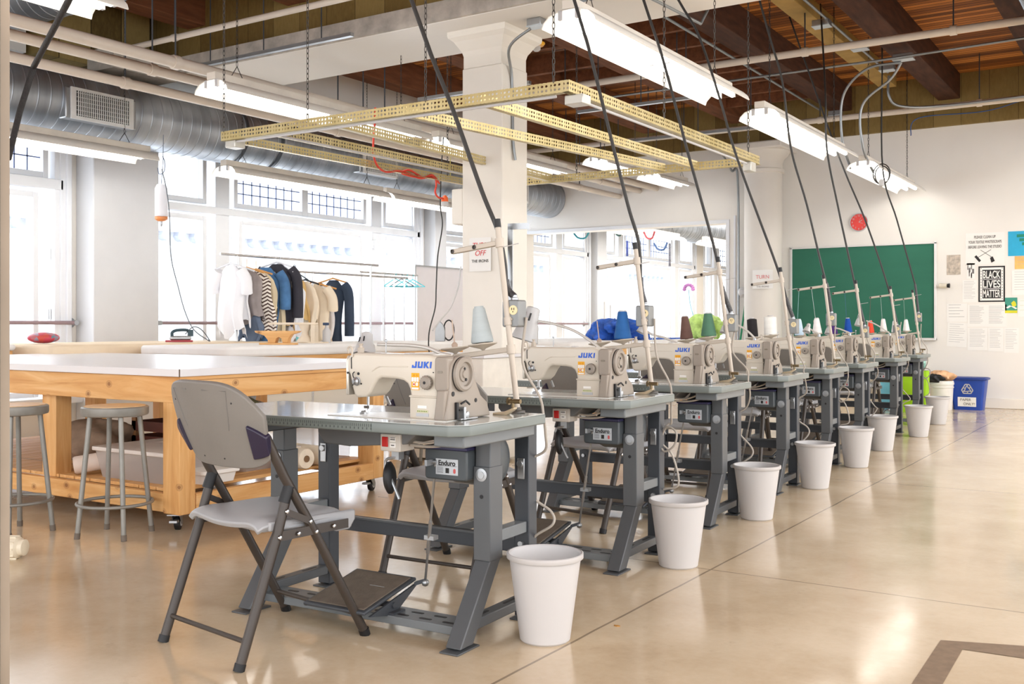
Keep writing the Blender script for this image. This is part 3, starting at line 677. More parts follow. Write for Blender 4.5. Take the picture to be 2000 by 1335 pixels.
# belt cover with its slanted front leg
cv = MB(H0)
cv.prism(rrect(-1.894, -1.842, .835, .948, .014, 4), 'y', 2.715, 2.86)
cv.prism([(-1.888, .7425), (-1.848, .7425), (-1.842, .84), (-1.875, .84)], 'y', 2.70, 2.735)
cover = cv.build('belt_cover', beige_m, MH, bevel=.005, seg=3)
sidep = [(2.70, .7425), (2.965, .7425), (2.945, .79), (2.905, .815), (2.885, .845), (2.868, .872), (2.855, .905), (2.842, .93), (2.82, .945), (2.79, .951), (2.755, .945), (2.73, .925), (2.722, .89), (2.722, .85), (2.712, .80)]
MB(H0).prism(sidep, 'x', -1.872, -1.836).build('belt_cover_side', beige_m, cover, bevel=.006, seg=3)
MB(H0).tube([(-1.8955, yf+.002, .80+k*.012) for k in range(13)], .0018, 6).build('cover_seam', M('seam_shadow', srgb(90,80,72), .6), cover)
w = MB(H0).lathe([(.054, -.012), (.056, 0), (.056, .012), (.050, .016), (.040, .015), (.038, .007), (.026, .006), (.024, .010), (.014, .010), (.012, .014), (0, .014)], (-1.834, 2.785, .89), (1,0,0), 36).build('handwheel', beige_d, MH, smooth=35)
MB(H0).lathe([(.057, 0), (.0572, .003)], (-1.8345, 2.785, .89), (1,0,0), 36).build('wheel_gap_ring', black_m, w)
MB(H0).cyl((-1.824, 2.785, .908), (-1.821, 2.785, .908), .004, n=8).cyl((-1.824, 2.792, .872), (-1.821, 2.792, .872), .005, n=8).build('wheel_holes', black_m, w)
d = MB(H0).lathe([(.021, 0), (.022, .004), (.0215, .016), (.017, .020), (0, .020)], (-1.934, yf, .862), (0,-1,0), 28).build('stitch_dial', beige_d, MH, smooth=40)
MB(H0).lathe([(.005, 0), (.005, .001)], (-1.934, yf-.0205, .862), (0,-1,0), 12).build('dial_hole', black_m, d)
m = MB(H0)
for k in range(18):
    t = 2*PI*k/18; m.cyl((-1.934+.0225*math.cos(t), yf-.004, .862+.0225*math.sin(t)), (-1.934+.0225*math.cos(t), yf-.016, .862+.0225*math.sin(t)), .0013, n=5)
m.build('dial_ridges', beige_d, d)
# face plate, tension unit, needle bar
fp = MB(H0).prism([(2.738, .81), (2.845, .81), (2.848, .93), (2.84, .945), (2.745, .945), (2.736, .93)], 'x', -2.279, -2.268).build('face_plate', M('face_plate_metal', srgb(206,200,188), .3, metal=.5), MH, bevel=.003)
MB(H0).tube(smoothpath([(-2.262, 2.733, .952), (-2.266, 2.732, .968), (-2.258, 2.732, .975), (-2.248, 2.732, .968), (-2.247, 2.732, .94)], 4), .0035, 6).build('lever_guard', stand_m, fp, smooth=40)
tn = MB(H0).lathe([(.015, 0), (.015, .003), (.009, .005), (.013, .008), (.013, .012), (.006, .016), (.006, .022), (0, .022)], (-2.228, yf, .858), (0,-1,0), 20).build('tension_dial', zinc_m, MH, smooth=35)
MB(H0).tube(smoothpath([(-2.225, yf-.006, .865), (-2.236, yf-.01, .872), (-2.240, yf-.008, .884), (-2.233, yf-.008, .89)], 4), .0018, 6).build('check_spring', black_m, tn)
m = MB(H0)
for x, z, r in ((-2.222, .884, .005), (-2.21, .85, .003), (-2.268, .886, .004), (-2.246, .845, .002), (-1.912, .895, .0018), (-1.985, .747, .0016)): m.lathe([(r, 0), (r, .002)], (x, yf, z), (0,-1,0), 10)
m.build('screw_heads', black_m, MH)
MB(H0).tube([(-2.252, yf-.001, .90), (-2.253, yf-.001, .935), (-2.245, yf-.001, .953)], .0018, 6).build('thread_slot', black_m, MH)
nb = MB(H0); nb.cyl((-2.222, 2.79, .76), (-2.222, 2.79, .805), .0035, n=10); nb.cyl((-2.232, 2.80, .755), (-2.232, 2.80, .806), .0045, n=10); nb.cyl((-2.222, 2.79, .7445), (-2.222, 2.79, .762), .0014, n=6)
nb.box(-2.238, -2.214, 2.782, 2.80, .762, .772); nb.box(-2.246, -2.226, 2.77, 2.80, .7445, .749); nb.prism([(-2.252, .746), (-2.226, .746), (-2.23, .757), (-2.248, .753)], 'y', 2.782, 2.79)
nb.build('needle_bar', chrome_m, MH, smooth=40)
MB(H0).cyl((-2.2, 2.86, .80), (-2.195, 2.875, .77), .005, n=8).build('presser_lever', zinc_m, MH)
# lettering (wide blue slanted capitals) and stickers
def capitals():
    m = MB((0,0,0)); t = .0055; h = .019; s = .12
    def blk(pts): m.prism([(x+y*s, y) for x, y in pts], 'y', -.0006, 0)
    x = 0.0                                                       # J
    blk([(x+.009, 0), (x+.016, 0), (x+.016, h), (x+.0105, h), (x+.0105, t*.9), (x+.0055, t*.9), (x+.0055, .0085), (x, .0085), (x, 0)]); x += .0195
    blk([(x, 0), (x+.0165, 0), (x+.0165, h), (x+.011, h), (x+.011, t*.9), (x+.0055, t*.9), (x+.0055, h), (x, h)]); x += .0200      # U
    blk([(x, 0), (x+.0055, 0), (x+.0055, h), (x, h)]); blk([(x+.0055, .0075), (x+.0115, 0), (x+.0185, 0), (x+.0100, .0100), (x+.0175, h), (x+.0110, h), (x+.0055, .0125)]); x += .0205   # K
    blk([(x, 0), (x+.0055, 0), (x+.0055, h), (x, h)])
    return m, x+.0055
cm, cw = capitals(); lt = cm.build('maker_lettering', blue_ink, MH); lt['label'] = 'blue slanted capital lettering'; sc_ = .078/cw
lt.location = (-1.9985-H0.x, yf-.0004-H0.y, .9085-H0.z); lt.scale = (sc_, 1, sc_*.95)
st = MB(H0).box(-2.000, -1.968, yf-.0008, yf, .836, .892).build('warning_sticker', yel_ink, MH)
g = MB(H0)
for k in range(3): g.prism(rrect(-1.9985+k*.0100, -1.9900+k*.0100, .863, .878, .002, 2), 'y', yf-.0014, yf-.0009)
for k in range(2): g.prism(rrect(-1.994+k*.0125, -1.985+k*.0125, .8495, .861, .002, 2), 'y', yf-.0014, yf-.0009)
g.box(-1.9975, -1.9705, yf-.0014, yf-.0009, .838, .8445); g.build('sticker_pictograms', paper_m, st)
g = MB(H0)
for k in range(2): g.prism([(-1.993+k*.0115, .8815), (-1.985+k*.0115, .8815), (-1.989+k*.0115, .889)], 'y', yf-.0014, yf-.0009)
g.build('sticker_triangles', M('sticker_amber', srgb(214,140,10), .5), st)
MB(H0).prism([(-1.992, .852), (-1.986, .852), (-1.986, .858), (-1.992, .858)], 'y', yf-.0018, yf-.0015).build('sticker_red_mark', red_m, st)
pl = MB(H0).box(-1.978, -1.928, 2.7305, 2.732, .7505, .761).build('rating_plate', M('rating_plate_grey', srgb(186,188,190), .4, metal=.3), MH)
g = MB(H0); g.box(-1.975, -1.931, 2.7305, 2.7319, .764, .7715); g.build('model_label', M('olive_print', srgb(206,208,170), .5), pl)
g = MB(H0)
for k in range(6): g.box(-1.973+k*.0068, -1.969+k*.0068, 2.730, 2.7304, .766, .7698)
g.build('model_print', M('olive_ink', srgb(120,130,60), .5), pl)
MB(H0).box(-1.972, -1.936, 2.7305, 2.732, .777, .7865).build('serial_label', paper_m, pl)
# bobbin winder / rear hardware at the foot of the cover
bw = MB(H0); bw.box(-1.838, -1.826, 2.745, 2.757, .745, .80); bw.box(-1.836, -1.822, 2.757, 2.795, .772, .777); bw.tube([(-1.825, 2.765, .795), (-1.822, 2.79, .803), (-1.82, 2.81, .79)], .004, 6)
bw.build('oil_linkage', black_m, MH, bevel=.002)
MB(H0).box(-1.836, -1.816, 2.772, 2.784, .742, .785).lathe([(.012, 0), (.012, .012), (.006, .014)], (-1.832, 2.80, .757), (1,0,0), 14).box(-1.834, -1.82, 2.76, 2.86, .7425, .747).build('oil_linkage_arm', zinc_m, MH, bevel=.001)
MB(H0).lathe([(.007, 0), (.007, .002)], (-1.836, 2.87, .80), (1,0,0), 10).lathe([(.008, 0), (.008, .002)], (-1.836, 2.735, .828), (1,0,0), 10).build('cover_holes', black_m, cover)
MB(H0).tube([(-2.155, 2.80, .95), (-2.155, 2.80, .992)], .0018, 6).lathe([(.0, 0), (.006, .003), (.006, .008), (0, .011)], (-2.155, 2.80, .99), n=8).build('thread_post', zinc_m, MH, smooth=40)
MB(H0).box(-2.243, -2.229, 2.755, 2.775, .952, .972).lathe([(.009, .97), (.005, .978), (.009, .986)], (-2.236, 2.765, 0), n=10).build('top_thread_guide', stand_m, MH, bevel=.001)
MB(H0).prism([(-2.05, .952), (-2.02, .952), (-2.028, .957), (-2.045, .957)], 'y', 2.76, 2.79).build('oil_cap', white_pl, MH)
MB(H0).prism(rrect(-1.882, -1.862, .894, .902, .0038, 3), 'y', 2.7138, 2.7152).build('oil_window', M('oil_window_grey', srgb(128,118,104), .2), cover)
for i in range(1, 8):
    c = dup(MH); place(c, i, H0); c['label'] = 'cream industrial sewing machine '+ST[i]
# ---- bobbin winder on the tabletop
W0 = Vector((-1.80, 3.02, .7405))
bwt = thing('bobbin_winder', 'small bobbin winder on the table '+ST[0], 'bobbin winder', RW(W0.x, W0.y, W0.z), ROW, 'bobbin winders clamped behind the machines')
MB().prism([(-.055, 0), (0, 0), (.03, .022), (.03, .028), (-.01, .012), (-.055, .006)], 'y', -.012, .012).build('winder_base', M('pale_tan_metal', srgb(196,178,150), .4, metal=.3), bwt, bevel=.002)
MB().cyl((.02, 0, .02), (.02, 0, .055), .006, n=10).cyl((.01, 0, .048), (.05, 0, .048), .008, n=12).lathe([(.013, 0), (.013, .006)], (.0, 0, .048), (1,0,0), 16).build('winder_wheel', M('dark_brass', srgb(120,104,76), .35, metal=.7), bwt, smooth=40)
for i in range(1, 8):
    c = dup(bwt); place(c, i, W0); c['label'] = 'small bobbin winder on the table '+ST[i]
# ---- thread stand (leans left as a whole)
S0 = Vector((-1.81, 3.105, .7405)); LEAN = math.radians(-7.2)
def stand_root(i): return RW(S0.x, S0.y+DY[i], S0.z)
TS = thing('thread_stand', 'cream thread stand on the table '+ST[0], 'thread stand', stand_root(0), group='leaning cream thread stands')
TS.rotation_euler = (0, LEAN, ROW)
MB().lathe([(.026, -.001), (.026, .006), (.014, .010), (.014, .02)], n=20).build('base_collar', M('dark_collar', srgb(90,86,80), .5), TS, smooth=40)
MB().cyl((0,0,.0), (0,0,.665), .0105, n=14).build('pole', stand_m, TS, smooth=40)
MB().cyl((0,0,.66), (0,0,.69), .0125, n=14).build('pole_cap', black_m, TS, smooth=40)
for z, x1 in ((.225, -.25), (.605, -.205)):
    a = MB().bar((.012, 0, z), (x1, 0, z), .022, .018); a = a.build('spool_arm' if z < .4 else 'guide_arm', stand_m, TS, bevel=.003)
    MB().lathe([(.016, -.016), (.016, .016)], (0, 0, z), n=14).build('arm_clamp', stand_m, a, smooth=40)
    if z > .4:
        for x in (-.195, -.10): MB().lathe([(.008, 0), (.008, .002), (.004, .003), (.004, 0)], (x, -.0115, z), (0,-1,0), 12).build('guide_eyelet', M('dark_eyelet', srgb(60,54,50), .4), a)
for x in (-.235, -.115):
    p_ = MB().lathe([(.004, .0), (.010, .006), (.052, .020), (.053, .024), (.012, .020), (.0, .020)], (x, 0, .234), n=28).build('spool_plate', stand_m, TS, smooth=40)
    MB().cyl((x, 0, .25), (x, 0, .36), .0025, n=8).lathe([(.010, 0), (.012, .02), (.005, .028)], (x, 0, .25), n=12).build('spool_pin', M('pin_tan', srgb(190,168,150), .4), p_, smooth=40)
MB().cyl((-.008, 0, .33), (.018, 0, .33), .004, n=8).lathe([(.0145, -.014), (.0145, .014)], (0, 0, .325), n=14).build('middle_joint', stand_m, TS, smooth=40)
for i in range(1, 8):
    c = dup(TS); c.location = stand_root(i); c['label'] = 'cream thread stand on the table '+ST[i]
def stand_pt(i, p):
    v = Matrix.Rotation(ROW, 3, 'Z')@(Matrix.Rotation(LEAN, 3, 'Y')@Vector(p)); return stand_root(i)+v
# ---- thread cones
cones = [(0, -.115, (180,189,191), .040, .125, 'large pale grey-blue thread cone tipped on the nearest thread stand', 8),
         (1, -.115, (46,98,160), .040, .125, 'bright blue thread cone on the second thread stand', 1),
         (2, -.235, (108,82,74), .036, .125, 'brown thread cone beside the green cone', 6), (2, -.105, (84,124,102), .042, .125, 'green thread cone beside the brown cone', 0),
         (3, -.235, (44,42,44), .034, .12, 'black thread cone beside a stout white spool', 5), (3, -.115, (236,236,232), .042, .12, 'stout white thread spool beside the black cone', 0),
         (4, -.235, (192,214,232), .034, .118, 'pale blue thread cone in front of the chalkboard left part', 0), (4, -.10, (238,236,236), .034, .11, 'white thread cone next to the small pale blue cone', 0),
         (5, -.235, (80,52,120), .034, .118, 'purple thread cone left of the royal blue cone', 4), (5, -.115, (30,80,170), .034, .118, 'royal blue thread cone right of the purple cone', 0),
         (6, -.235, (236,84,62), .032, .118, 'red thread cone on the second-farthest thread stand', 3), (6, -.115, (240,238,234), .034, .118, 'white thread cone right of the red cone', 0),
         (7, -.235, (240,238,238), .034, .118, 'left of two white thread cones on the farthest stand', 0), (7, -.115, (240,238,234), .034, .118, 'right of two white thread cones on the farthest stand', 0)]
for i, x, rgb, r, h, lab, tilt in cones:
    t = thing('thread_cone', lab, 'thread cone', stand_pt(i, (x, 0, .262)), group='thread cones on the stands'); t.rotation_euler = (0, LEAN*(.3) if tilt == 0 else math.radians(-tilt*.9), 0)
    stout = 'spool' in lab
    MB().lathe([(.0, 0), (r*.95, 0), (r, .004), (r, .010), (r*(.95 if stout else .55), h-.006), (r*.5, h)], n=28, caps=False).build('thread_winding', M('thread_%d_%d_%d' % rgb, srgb(*rgb), .7, spec=.2, var=.06, vs=4, bump=.3, bs=90, stretch=(1,1,9)), t, smooth=50)
    MB().lathe([(r*.45, h-.01), (r*.42, h+.006), (.0, h+.006)], n=16, caps=False).build('cone_core', white_pl if i else M('thread_180_189_191', (1,1,1)), t, smooth=40)
# threads running from the cones to the guide arms
for i, a, b, rgb in ((4, -.235, -.195, (150,190,196)), (4, -.10, -.10, (190,205,205)), (5, -.115, -.10, (60,90,150)), (6, -.235, -.195, (120,70,70)), (6, -.115, -.10, (190,200,196)), (7, -.115, -.10, (180,200,190)), (7, -.235, -.195, (180,200,190))):
    tag(MB().tube([stand_pt(i, (a, 0, .375)), stand_pt(i, (b, -.003, .60))], .0012, 5).build('thread_strand', M('strand_%d' % rgb[0], srgb(*rgb), .6)),
        'fine %s thread, %s cone, table %s' % ({150: 'pale teal', 190: 'whitish', 60: 'blue', 120: 'dark red', 180: 'white'}[rgb[0]], 'left' if a < -.2 else 'right', ST[i]), 'thread')
# ---- gooseneck lamps
def lamp(i, neck, cap, mouth, lab, big=1.0):
    yy = 2.88+DY[i]; P = [row_Y(x, y, yy) for x, y in neck]; base = P[0]; base.z = max(base.z, .945)
    t = thing('gooseneck_lamp', lab, 'lamp', RW(base.x, base.y, base.z), ROW, 'white gooseneck lamps on the machines')
    o = Vector((base.x, base.y, base.z)); pts = smoothpath(P, 8)
    MB(o).tube(pts, .0065, 10).build('gooseneck', M('pale_grey_neck', srgb(206,202,196), .35, metal=.3), t, smooth=40)
    c, mo_ = row_Y(*cap, yy), row_Y(*mouth, yy-.03); ax = (mo_-c); L = ax.length
    s = MB(o); s.lathe([(.0, 0), (.012*big, 0), (.017*big, .005), (.021*big, L*.45), (.026*big, L*.52), (.036*big, L), (.033*big, L), (.02*big, L*.5), (0, L*.45)], c, ax, 28, caps=False); so = s.build('lamp_shade', M('lamp_shade_enamel', srgb(182,182,182), .35), t, smooth=40)
    q = MB(o); axn = ax.normalized(); side = axn.cross(Vector((0,1,0))).normalized()
    for k in (-.45, .35):
        d = (Vector((0,-1,0))*math.cos(k)+side*math.sin(k)); p0 = c+axn*(L*.16)+d*.0215*big; p1 = c+axn*(L*.38)+d*.0235*big; q.tube([p0, p1], .0022*big, 6)
    q.build('vent_slots', black_m, so)
    MB(o).lathe([(.010, 0), (.010, .02)], base-Vector((0,0,.02)), n=12).build('neck_mount', zinc_m, t, smooth=40)
lamp(0, [(882,706), (862,690), (835,679), (800,674), (765,673), (738,672)], (717,650), (712,694), 'white lamp on the nearest machine, seen from behind with slots', 1.22)
lamp(1, [(1172,682), (1150,663), (1120,645), (1085,633), (1048,626)], (1043,600), (1024,664), 'white lamp with a wide shade tilted down left on the second machine', 1.8)
lamp(2, [(1325,672), (1300,660), (1272,652), (1258,640), (1262,632)], (1266,622), (1252,650), 'white gooseneck lamp on the machine under the brown and green cones', .8)
lamp(3, [(1474,660), (1462,648), (1446,637), (1432,632), (1425,634)], (1420,624), (1414,650), 'white gooseneck lamp on the machine under the black cone', .8)
lamp(4, [(1600,652), (1592,648), (1582,642), (1578,640)], (1580,632), (1575,648), 'small white lamp behind the pale blue cone', .8)
lamp(5, [(1660,650), (1650,646), (1640,642), (1630,640)], (1620,632), (1618,652), 'white lamp behind the fifth table white cone', .9)
lamp(6, [(1738,651), (1725,642), (1708,632), (1692,626)], (1680,612), (1676,636), 'white lamp on the machine under the red cone, against the chalkboard', 1.0)
# ---- power drops: cord from the ceiling, outlet box on each stand pole
def drop(i, cordpx, boxp, lab, face=1, dark=True):
    yy = S0.y+DY[i]+.03
    B = RW(boxp[0], yy, boxp[1]) if boxp else None
    t = thing('power_drop', lab, 'outlet cord', B, ROW, group='black cords dropping to outlet boxes')
    o = B
    def loc(p): v = p-o; return Vector((v.x*CR+v.y*SR, -v.x*SR+v.y*CR, v.z))
    bx = MB().prism(rrect(-.034, .034, -.048, .048, .008, 3), 'y', -.028, .028).build('outlet_box', M('grey_cast_box', srgb(128,130,130), .4, metal=.4), t, bevel=.004)
    f = MB().lathe([(.017, 0), (.017, .002), (0, .002)], (.012, -.028, .012), (0,-1,0), 20, caps=False).build('socket_face', M('ivory_socket', srgb(226,210,166), .5), bx)
    MB().box(.006, .008, -.0315, -.0300, .012, .020).box(.015, .017, -.0315, -.0300, .012, .020).lathe([(.002, 0), (.002, .0015)], (.0115, -.030, .006), (0,-1,0), 8).build('socket_slots', black_m, bx)
    MB().lathe([(.015, .046), (.015, .056), (.011, .058), (.011, .066)], n=14).build('cable_gland', zinc_m, bx, smooth=40)
    pts = [Vector((0,0,.06))]+[loc(RW(*[c for c in row_Y(x, y, yy+dy)])) for x, y, dy in cordpx]
    a, b = pts[-2], pts[-1]; zz = CZ-.05-o.z
    if b.z < zz-.05:
        d = (b-a).normalized(); pts.append(b+d*((zz-b.z)/max(d.z, .3)))
    MB().tube(smoothpath(pts, 6), .0085, 8).build('black_cord', cord_k, t, smooth=40)
    MB().tube(smoothpath(pts, 6)[:9], .0125, 10).build('cord_grip', M('mesh_grip', srgb(74,74,76), .5, metal=.4, var=.5, vs=160), t, smooth=40)
    w = Vector((0, -.02, .20)); MB().tube([(-.03, -.03, .235), (.035, -.03, .245)], .002, 5).build('zip_tie', white_pl, t)
    return t
def drop0_extra(t):
    o = t.location; f = lambda x, y: (lambda v: Vector(((v.x-o.x)*CR+(v.y-o.y)*SR, -(v.x-o.x)*SR+(v.y-o.y)*CR, v.z-o.z)))(RW(*row_Y(x, y, S0.y+.06)))
    a, b, c = f(997, 600), f(997, 442), f(1035, 441)
    MB().bar(a, b, .020, .006, up=(0,-1,0)).bar(b-Vector((.01,0,0)), c, .006, .022).build('riser_bracket', zinc_m, t)
D0 = drop(0, [(990,560,0), (985,510,0), (972,450,0), (940,370,0), (885,215,0), (845,115,0), (800,-10,0)], (-1.842, 1.09), 'thick black cord and grey outlet box on the nearest thread stand'); drop0_extra(D0)
drop(1, [(1252,560,0), (1250,500,0), (1245,462,0), (1225,395,0), (1180,215,0), (1150,95,0), (1120,-5,0)], (-1.86, 1.09), 'black cord and grey outlet box on the second thread stand')
drop(2, [(1413,570,0), (1406,535,0), (1390,465,0), (1340,285,0), (1296,120,0), (1257,0,0)], (-1.83, 1.06), 'black cord and outlet box on the stand with brown and green cones')
drop(3, [(1538,590,0), (1530,560,0), (1510,500,0), (1440,310,0), (1405,190,0), (1365,70,0), (1325,0,0)], (-1.82, 1.04), 'black cord and outlet box beside the black thread cone')
drop(4, [(1617,565,0), (1605,520,0), (1576,400,0), (1545,290,0), (1528,160,0), (1500,60,0)], (-1.845, 1.09), 'black cord to the outlet box above the pale blue cone')
drop(5, [(1676,585,0), (1664,530,0), (1636,400,0), (1615,290,0), (1612,180,0), (1605,54,.9)], (-1.83, .99), 'black cord to the low outlet box beside the royal blue cone')
drop(6, [(1742,590,0), (1725,530,0), (1690,430,0), (1650,335,0), (1618,250,0), (1590,170,0)], (-1.84, 1.0), 'cord passing before the red clock to the outlet box by the white cone')
drop(7, [(1788,560,0), (1783,540,0), (1752,430,0), (1724,330,0), (1723,138,0)], (-1.84, 1.13), 'black cord to the outlet box farthest along the row')
# grey flex from each outlet box down behind the table, looped
def flex(i, lab, seed):
    rnd = random.Random(seed); o = RW(-1.79, 3.16+DY[i], .5)
    pts = [(-.02, -.01, .57), (-.03, .0, .42), (0.03, .01, .30), (.045, .0, .24), (.05, .02, .16), (.02, .05, .10), (-.045, .05, .04), (-.03, .06, -.06), (.035, .07, -.13), (.05, .06, -.17), (0, .05, -.21), (-.05, .05, -.25), (-.045, .05, -.285)]
    pts = [(x+rnd.uniform(-.012, .012), y, z+rnd.uniform(-.012, .012)) for x, y, z in pts]
    if seed % 3 == 1:
        pts[6:9] = [(.01, .05, .09), (-.03, .04, .03), (.0, .03, -.03), (.05, .03, .0), (.06, .03, .06), (.01, .04, .08), (-.02, .05, .01), (.03, .06, -.05)]
    ob = MB().tube(smoothpath(pts, 7), .0048, 7).build('power_flex', cord_g, smooth=40)
    ob.location = o; ob.rotation_euler = (0, 0, ROW); tag(ob, lab, 'cable', 'grey flexes hanging from the outlet boxes')
for i in range(8): flex(i, 'grey flex hanging down the table '+ST[i], i)
# ---- waste bins
bin_x = [(-1.644, 3.0), (-1.647, 4.216), (-1.682, 5.459), (-1.676, 6.68), (-1.662, 7.823), (-1.692, 8.956), (-1.607, 10.239), (-1.633, 11.607)]
BN = thing('waste_bin', 'white plastic waste bin nearest the camera', 'bin', RW(*bin_x[0]), ROW, 'white waste bins along the sewing row')
MB().lathe([(.0, .0), (.078, .0), (.084, .006), (.120, .278), (.1225, .280), (.1275, .282), (.1275, .290), (.122, .292), (.117, .288), (.080, .012), (0, .012)], n=48, caps=False).build('bin_body', white_pl, BN, smooth=30)
MB().lathe([(.126, .274), (.1285, .276), (.1285, .291), (.124, .293)], n=48, caps=False).build('rolled_rim', white_pl, BN, smooth=60)
bl = ['second from the camera', 'third from the camera', 'fourth from the camera', 'fifth from the camera', 'sixth from the camera, before the table under the red cone', 'second farthest, beside the farthest one', 'farthest, nearest the recycling bin']
for i in range(1, 8):
    c = dup(BN); c.location = RW(*bin_x[i]); c.rotation_euler[2] = .4*i; c['label'] = 'white plastic waste bin '+bl[i-1]
# ================================================================== FOLDING CHAIRS
CH = thing('folding_chair', 'grey folding chair nearest the camera, its back to us', 'chair', (-2.565, 2.43, 0), math.radians(-8.6), 'grey folding chairs at the sewing tables')
def sgnpow(v, p): return math.copysign(abs(v)**p, v)
def backrest(u, v):
    U = 2*u-1; zt = .874-.105*abs(U)**4.6; zb = .598+.035*abs(U)**6
    z = zb+(zt-zb)*v; w = .252-.035*(1-v)**1.6
    return Vector((w*U, -.118-.09*(z-.6)/.27*1.05-.055*(1-U*U)-.006*math.sin(PI*v), z))
def shell(fn, nu, nv, th, m):
    """closed thick sheet: outer and inner skins joined by a rim"""
    P = [[fn(i/(nu-1), j/(nv-1)) for i in range(nu)] for j in range(nv)]
    def nrm(i, j):
        a = P[j][min(i+1, nu-1)]-P[j][max(i-1, 0)]; b = P[min(j+1, nv-1)][i]-P[max(j-1, 0)][i]; n = a.cross(b)
        return n.normalized() if n.length > 1e-9 else Vector((0,0,1))
    N = [[nrm(i, j) for i in range(nu)] for j in range(nv)]; vs = []
    for s in (-.5, .5):
        for j in range(nv):
            for i in range(nu): vs.append(P[j][i]+N[j][i]*th*s)
    q = nu*nv; fs = []
    for j in range(nv-1):
        for i in range(nu-1):
            a, b, c, d = j*nu+i, j*nu+i+1, (j+1)*nu+i+1, (j+1)*nu+i
            fs += [(a, d, c, b), (q+a, q+b, q+c, q+d)]
    ring = [i for i in range(nu)]+[j*nu+nu-1 for j in range(1, nv)]+[(nv-1)*nu+i for i in range(nu-2, -1, -1)]+[j*nu for j in range(nv-2, 0, -1)]
    for k in range(len(ring)):
        a, b = ring[k], ring[(k+1) % len(ring)]; fs.append((a, b, q+b, q+a))
    m._add(vs, fs); return m
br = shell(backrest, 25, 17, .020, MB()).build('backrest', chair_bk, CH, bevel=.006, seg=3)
rl = MB()                                   # moulded recess lines on the rear of the backrest
for s in (-1, 1):
    rl.tube([backrest(.5+s*x, v)+Vector((0, -.0108, 0)) for x, v in ((.09, .9), (.3, .93), (.27, .6), (.25, .45))], .0022, 5)
rl.build('back_relief', M('relief_shadow_grey', srgb(112,109,106), .6), br)
q = MB()
for u, v in ((.17, .80), (.82, .8), (.36, .1), (.62, .1)): MB().lathe([(.0035, 0), (.0035, .002)], backrest(u, v)+Vector((0, -.0095, 0)), (0,-1,0), 8).build('back_screw', black_m, br)
def seatf(u, v):
    U, V = 2*u-1, 2*v-1; k = 1-.10*(abs(U)**6)*(abs(V)**4)
    x = .205*U*(1-.05*V*V); y = .018+.195*V*(1-.06*U*U)
    z = .440-.016*(1-U*U)*(1-.5*V*V)+.012*max(0, -V)**3*abs(U)**2-.045*max(0, V)**6-.030*abs(U)**9-.022*max(0, -V)**8
    return Vector((x, y, z))
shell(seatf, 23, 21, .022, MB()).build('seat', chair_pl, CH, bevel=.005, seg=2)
MB().box(-.19, .19, -.145, .19, .398, .416).build('seat_underside', chair_pl, CH, bevel=.01)
for s in (-1, 1): MB().prism([(-.13, .432), (-.13, .402), (.05, .397), (.14, .364), (.192, .364), (.216, .395), (.216, .428)], 'x', s*.19, s*.207).build('seat_skirt', chair_pl, CH, bevel=.006)
for s in (-1, 1):
    x = .222*s
    f = MB().tube([(x, .242, .012), (x, .03, .385), (x*.985, -.085, .575), (x*.98, -.15, .70)], .0160, 8)
    f.build('front_leg', chair_fr, CH, smooth=50)
    MB().cyl((x, .246, 0), (x, .238, .022), .0185, n=10).build('rubber_foot', black_m, CH, smooth=50)
    g = MB().tube([(x*.99, -.246, .012), (x*.99, -.112, .385), (x*.985, -.068, .53)], .0160, 8).build('rear_leg', chair_fr, CH, smooth=50)
    MB().cyl((x*.99, -.250, 0), (x*.99, -.243, .022), .0185, n=10).build('rubber_foot', black_m, CH, smooth=50)
    MB().cyl((x*.985, -.085, .49), (x*.985, -.065, .54), .0190, n=10).build('joint_sleeve', black_m, g, smooth=50)
    MB().bar((x*1.03, -.118, .388), (x*1.03, .165, .392), .006, .030).bar((x*1.05, -.085, .463), (x*1.05, .008, .42), .006, .020).build('side_brace', chair_fr, CH)
    for y, z in ((-.112, .386), (-.04, .388), (.03, .384), (.10, .392), (-.085, .464), (.006, .42)): MB().lathe([(0, .006), (.006, .004), (.0075, 0)], (x*1.05+.004*s, y, z), (s,0,0), 10).build('rivet', chrome_m, CH, smooth=50)
    def capf(u, v, s=s):
        U = .5+s*(.510-.12*u) ; p = backrest(U, .12+.46*v) 
        return p+Vector((.003*s, -.006, 0))
    shell(capf, 8, 8, .027, MB()).build('corner_cap', cap_m, br, bevel=.004)
MB().cyl((-.215, -.224, .083), (.215, -.224, .083), .008, n=8).build('cross_bar', chair_fr, CH, smooth=50)
MB().cyl((-.215, .200, .083), (.215, .200, .083), .008, n=8).build('cross_bar', chair_fr, CH, smooth=50)
MB().cyl((-.2, .03, .392), (.2, .03, .392), .008, n=8).build('cross_bar', chair_fr, CH, smooth=50)
chairs = [(-2.576, 3.545, 3, 'seen under and behind the nearest sewing table'), (-2.60, 4.856, -10, 'at the third sewing table, seen through the second one')]
for i, (dx, rot) in enumerate(((.02, 3), (-.05, 9), (.0, -4), (.06, 6), (-.02, 0))):
    p = RW(-2.36+dx, 2.60+DY[3+i]); chairs.append((p.x, p.y, rot, 'at the sewing table '+ST[3+i]))
for x, y, r, l in chairs:
    c = dup(CH); c.location = (x, y, 0); c.rotation_euler[2] = math.radians(r); c['label'] = 'grey folding chair '+l
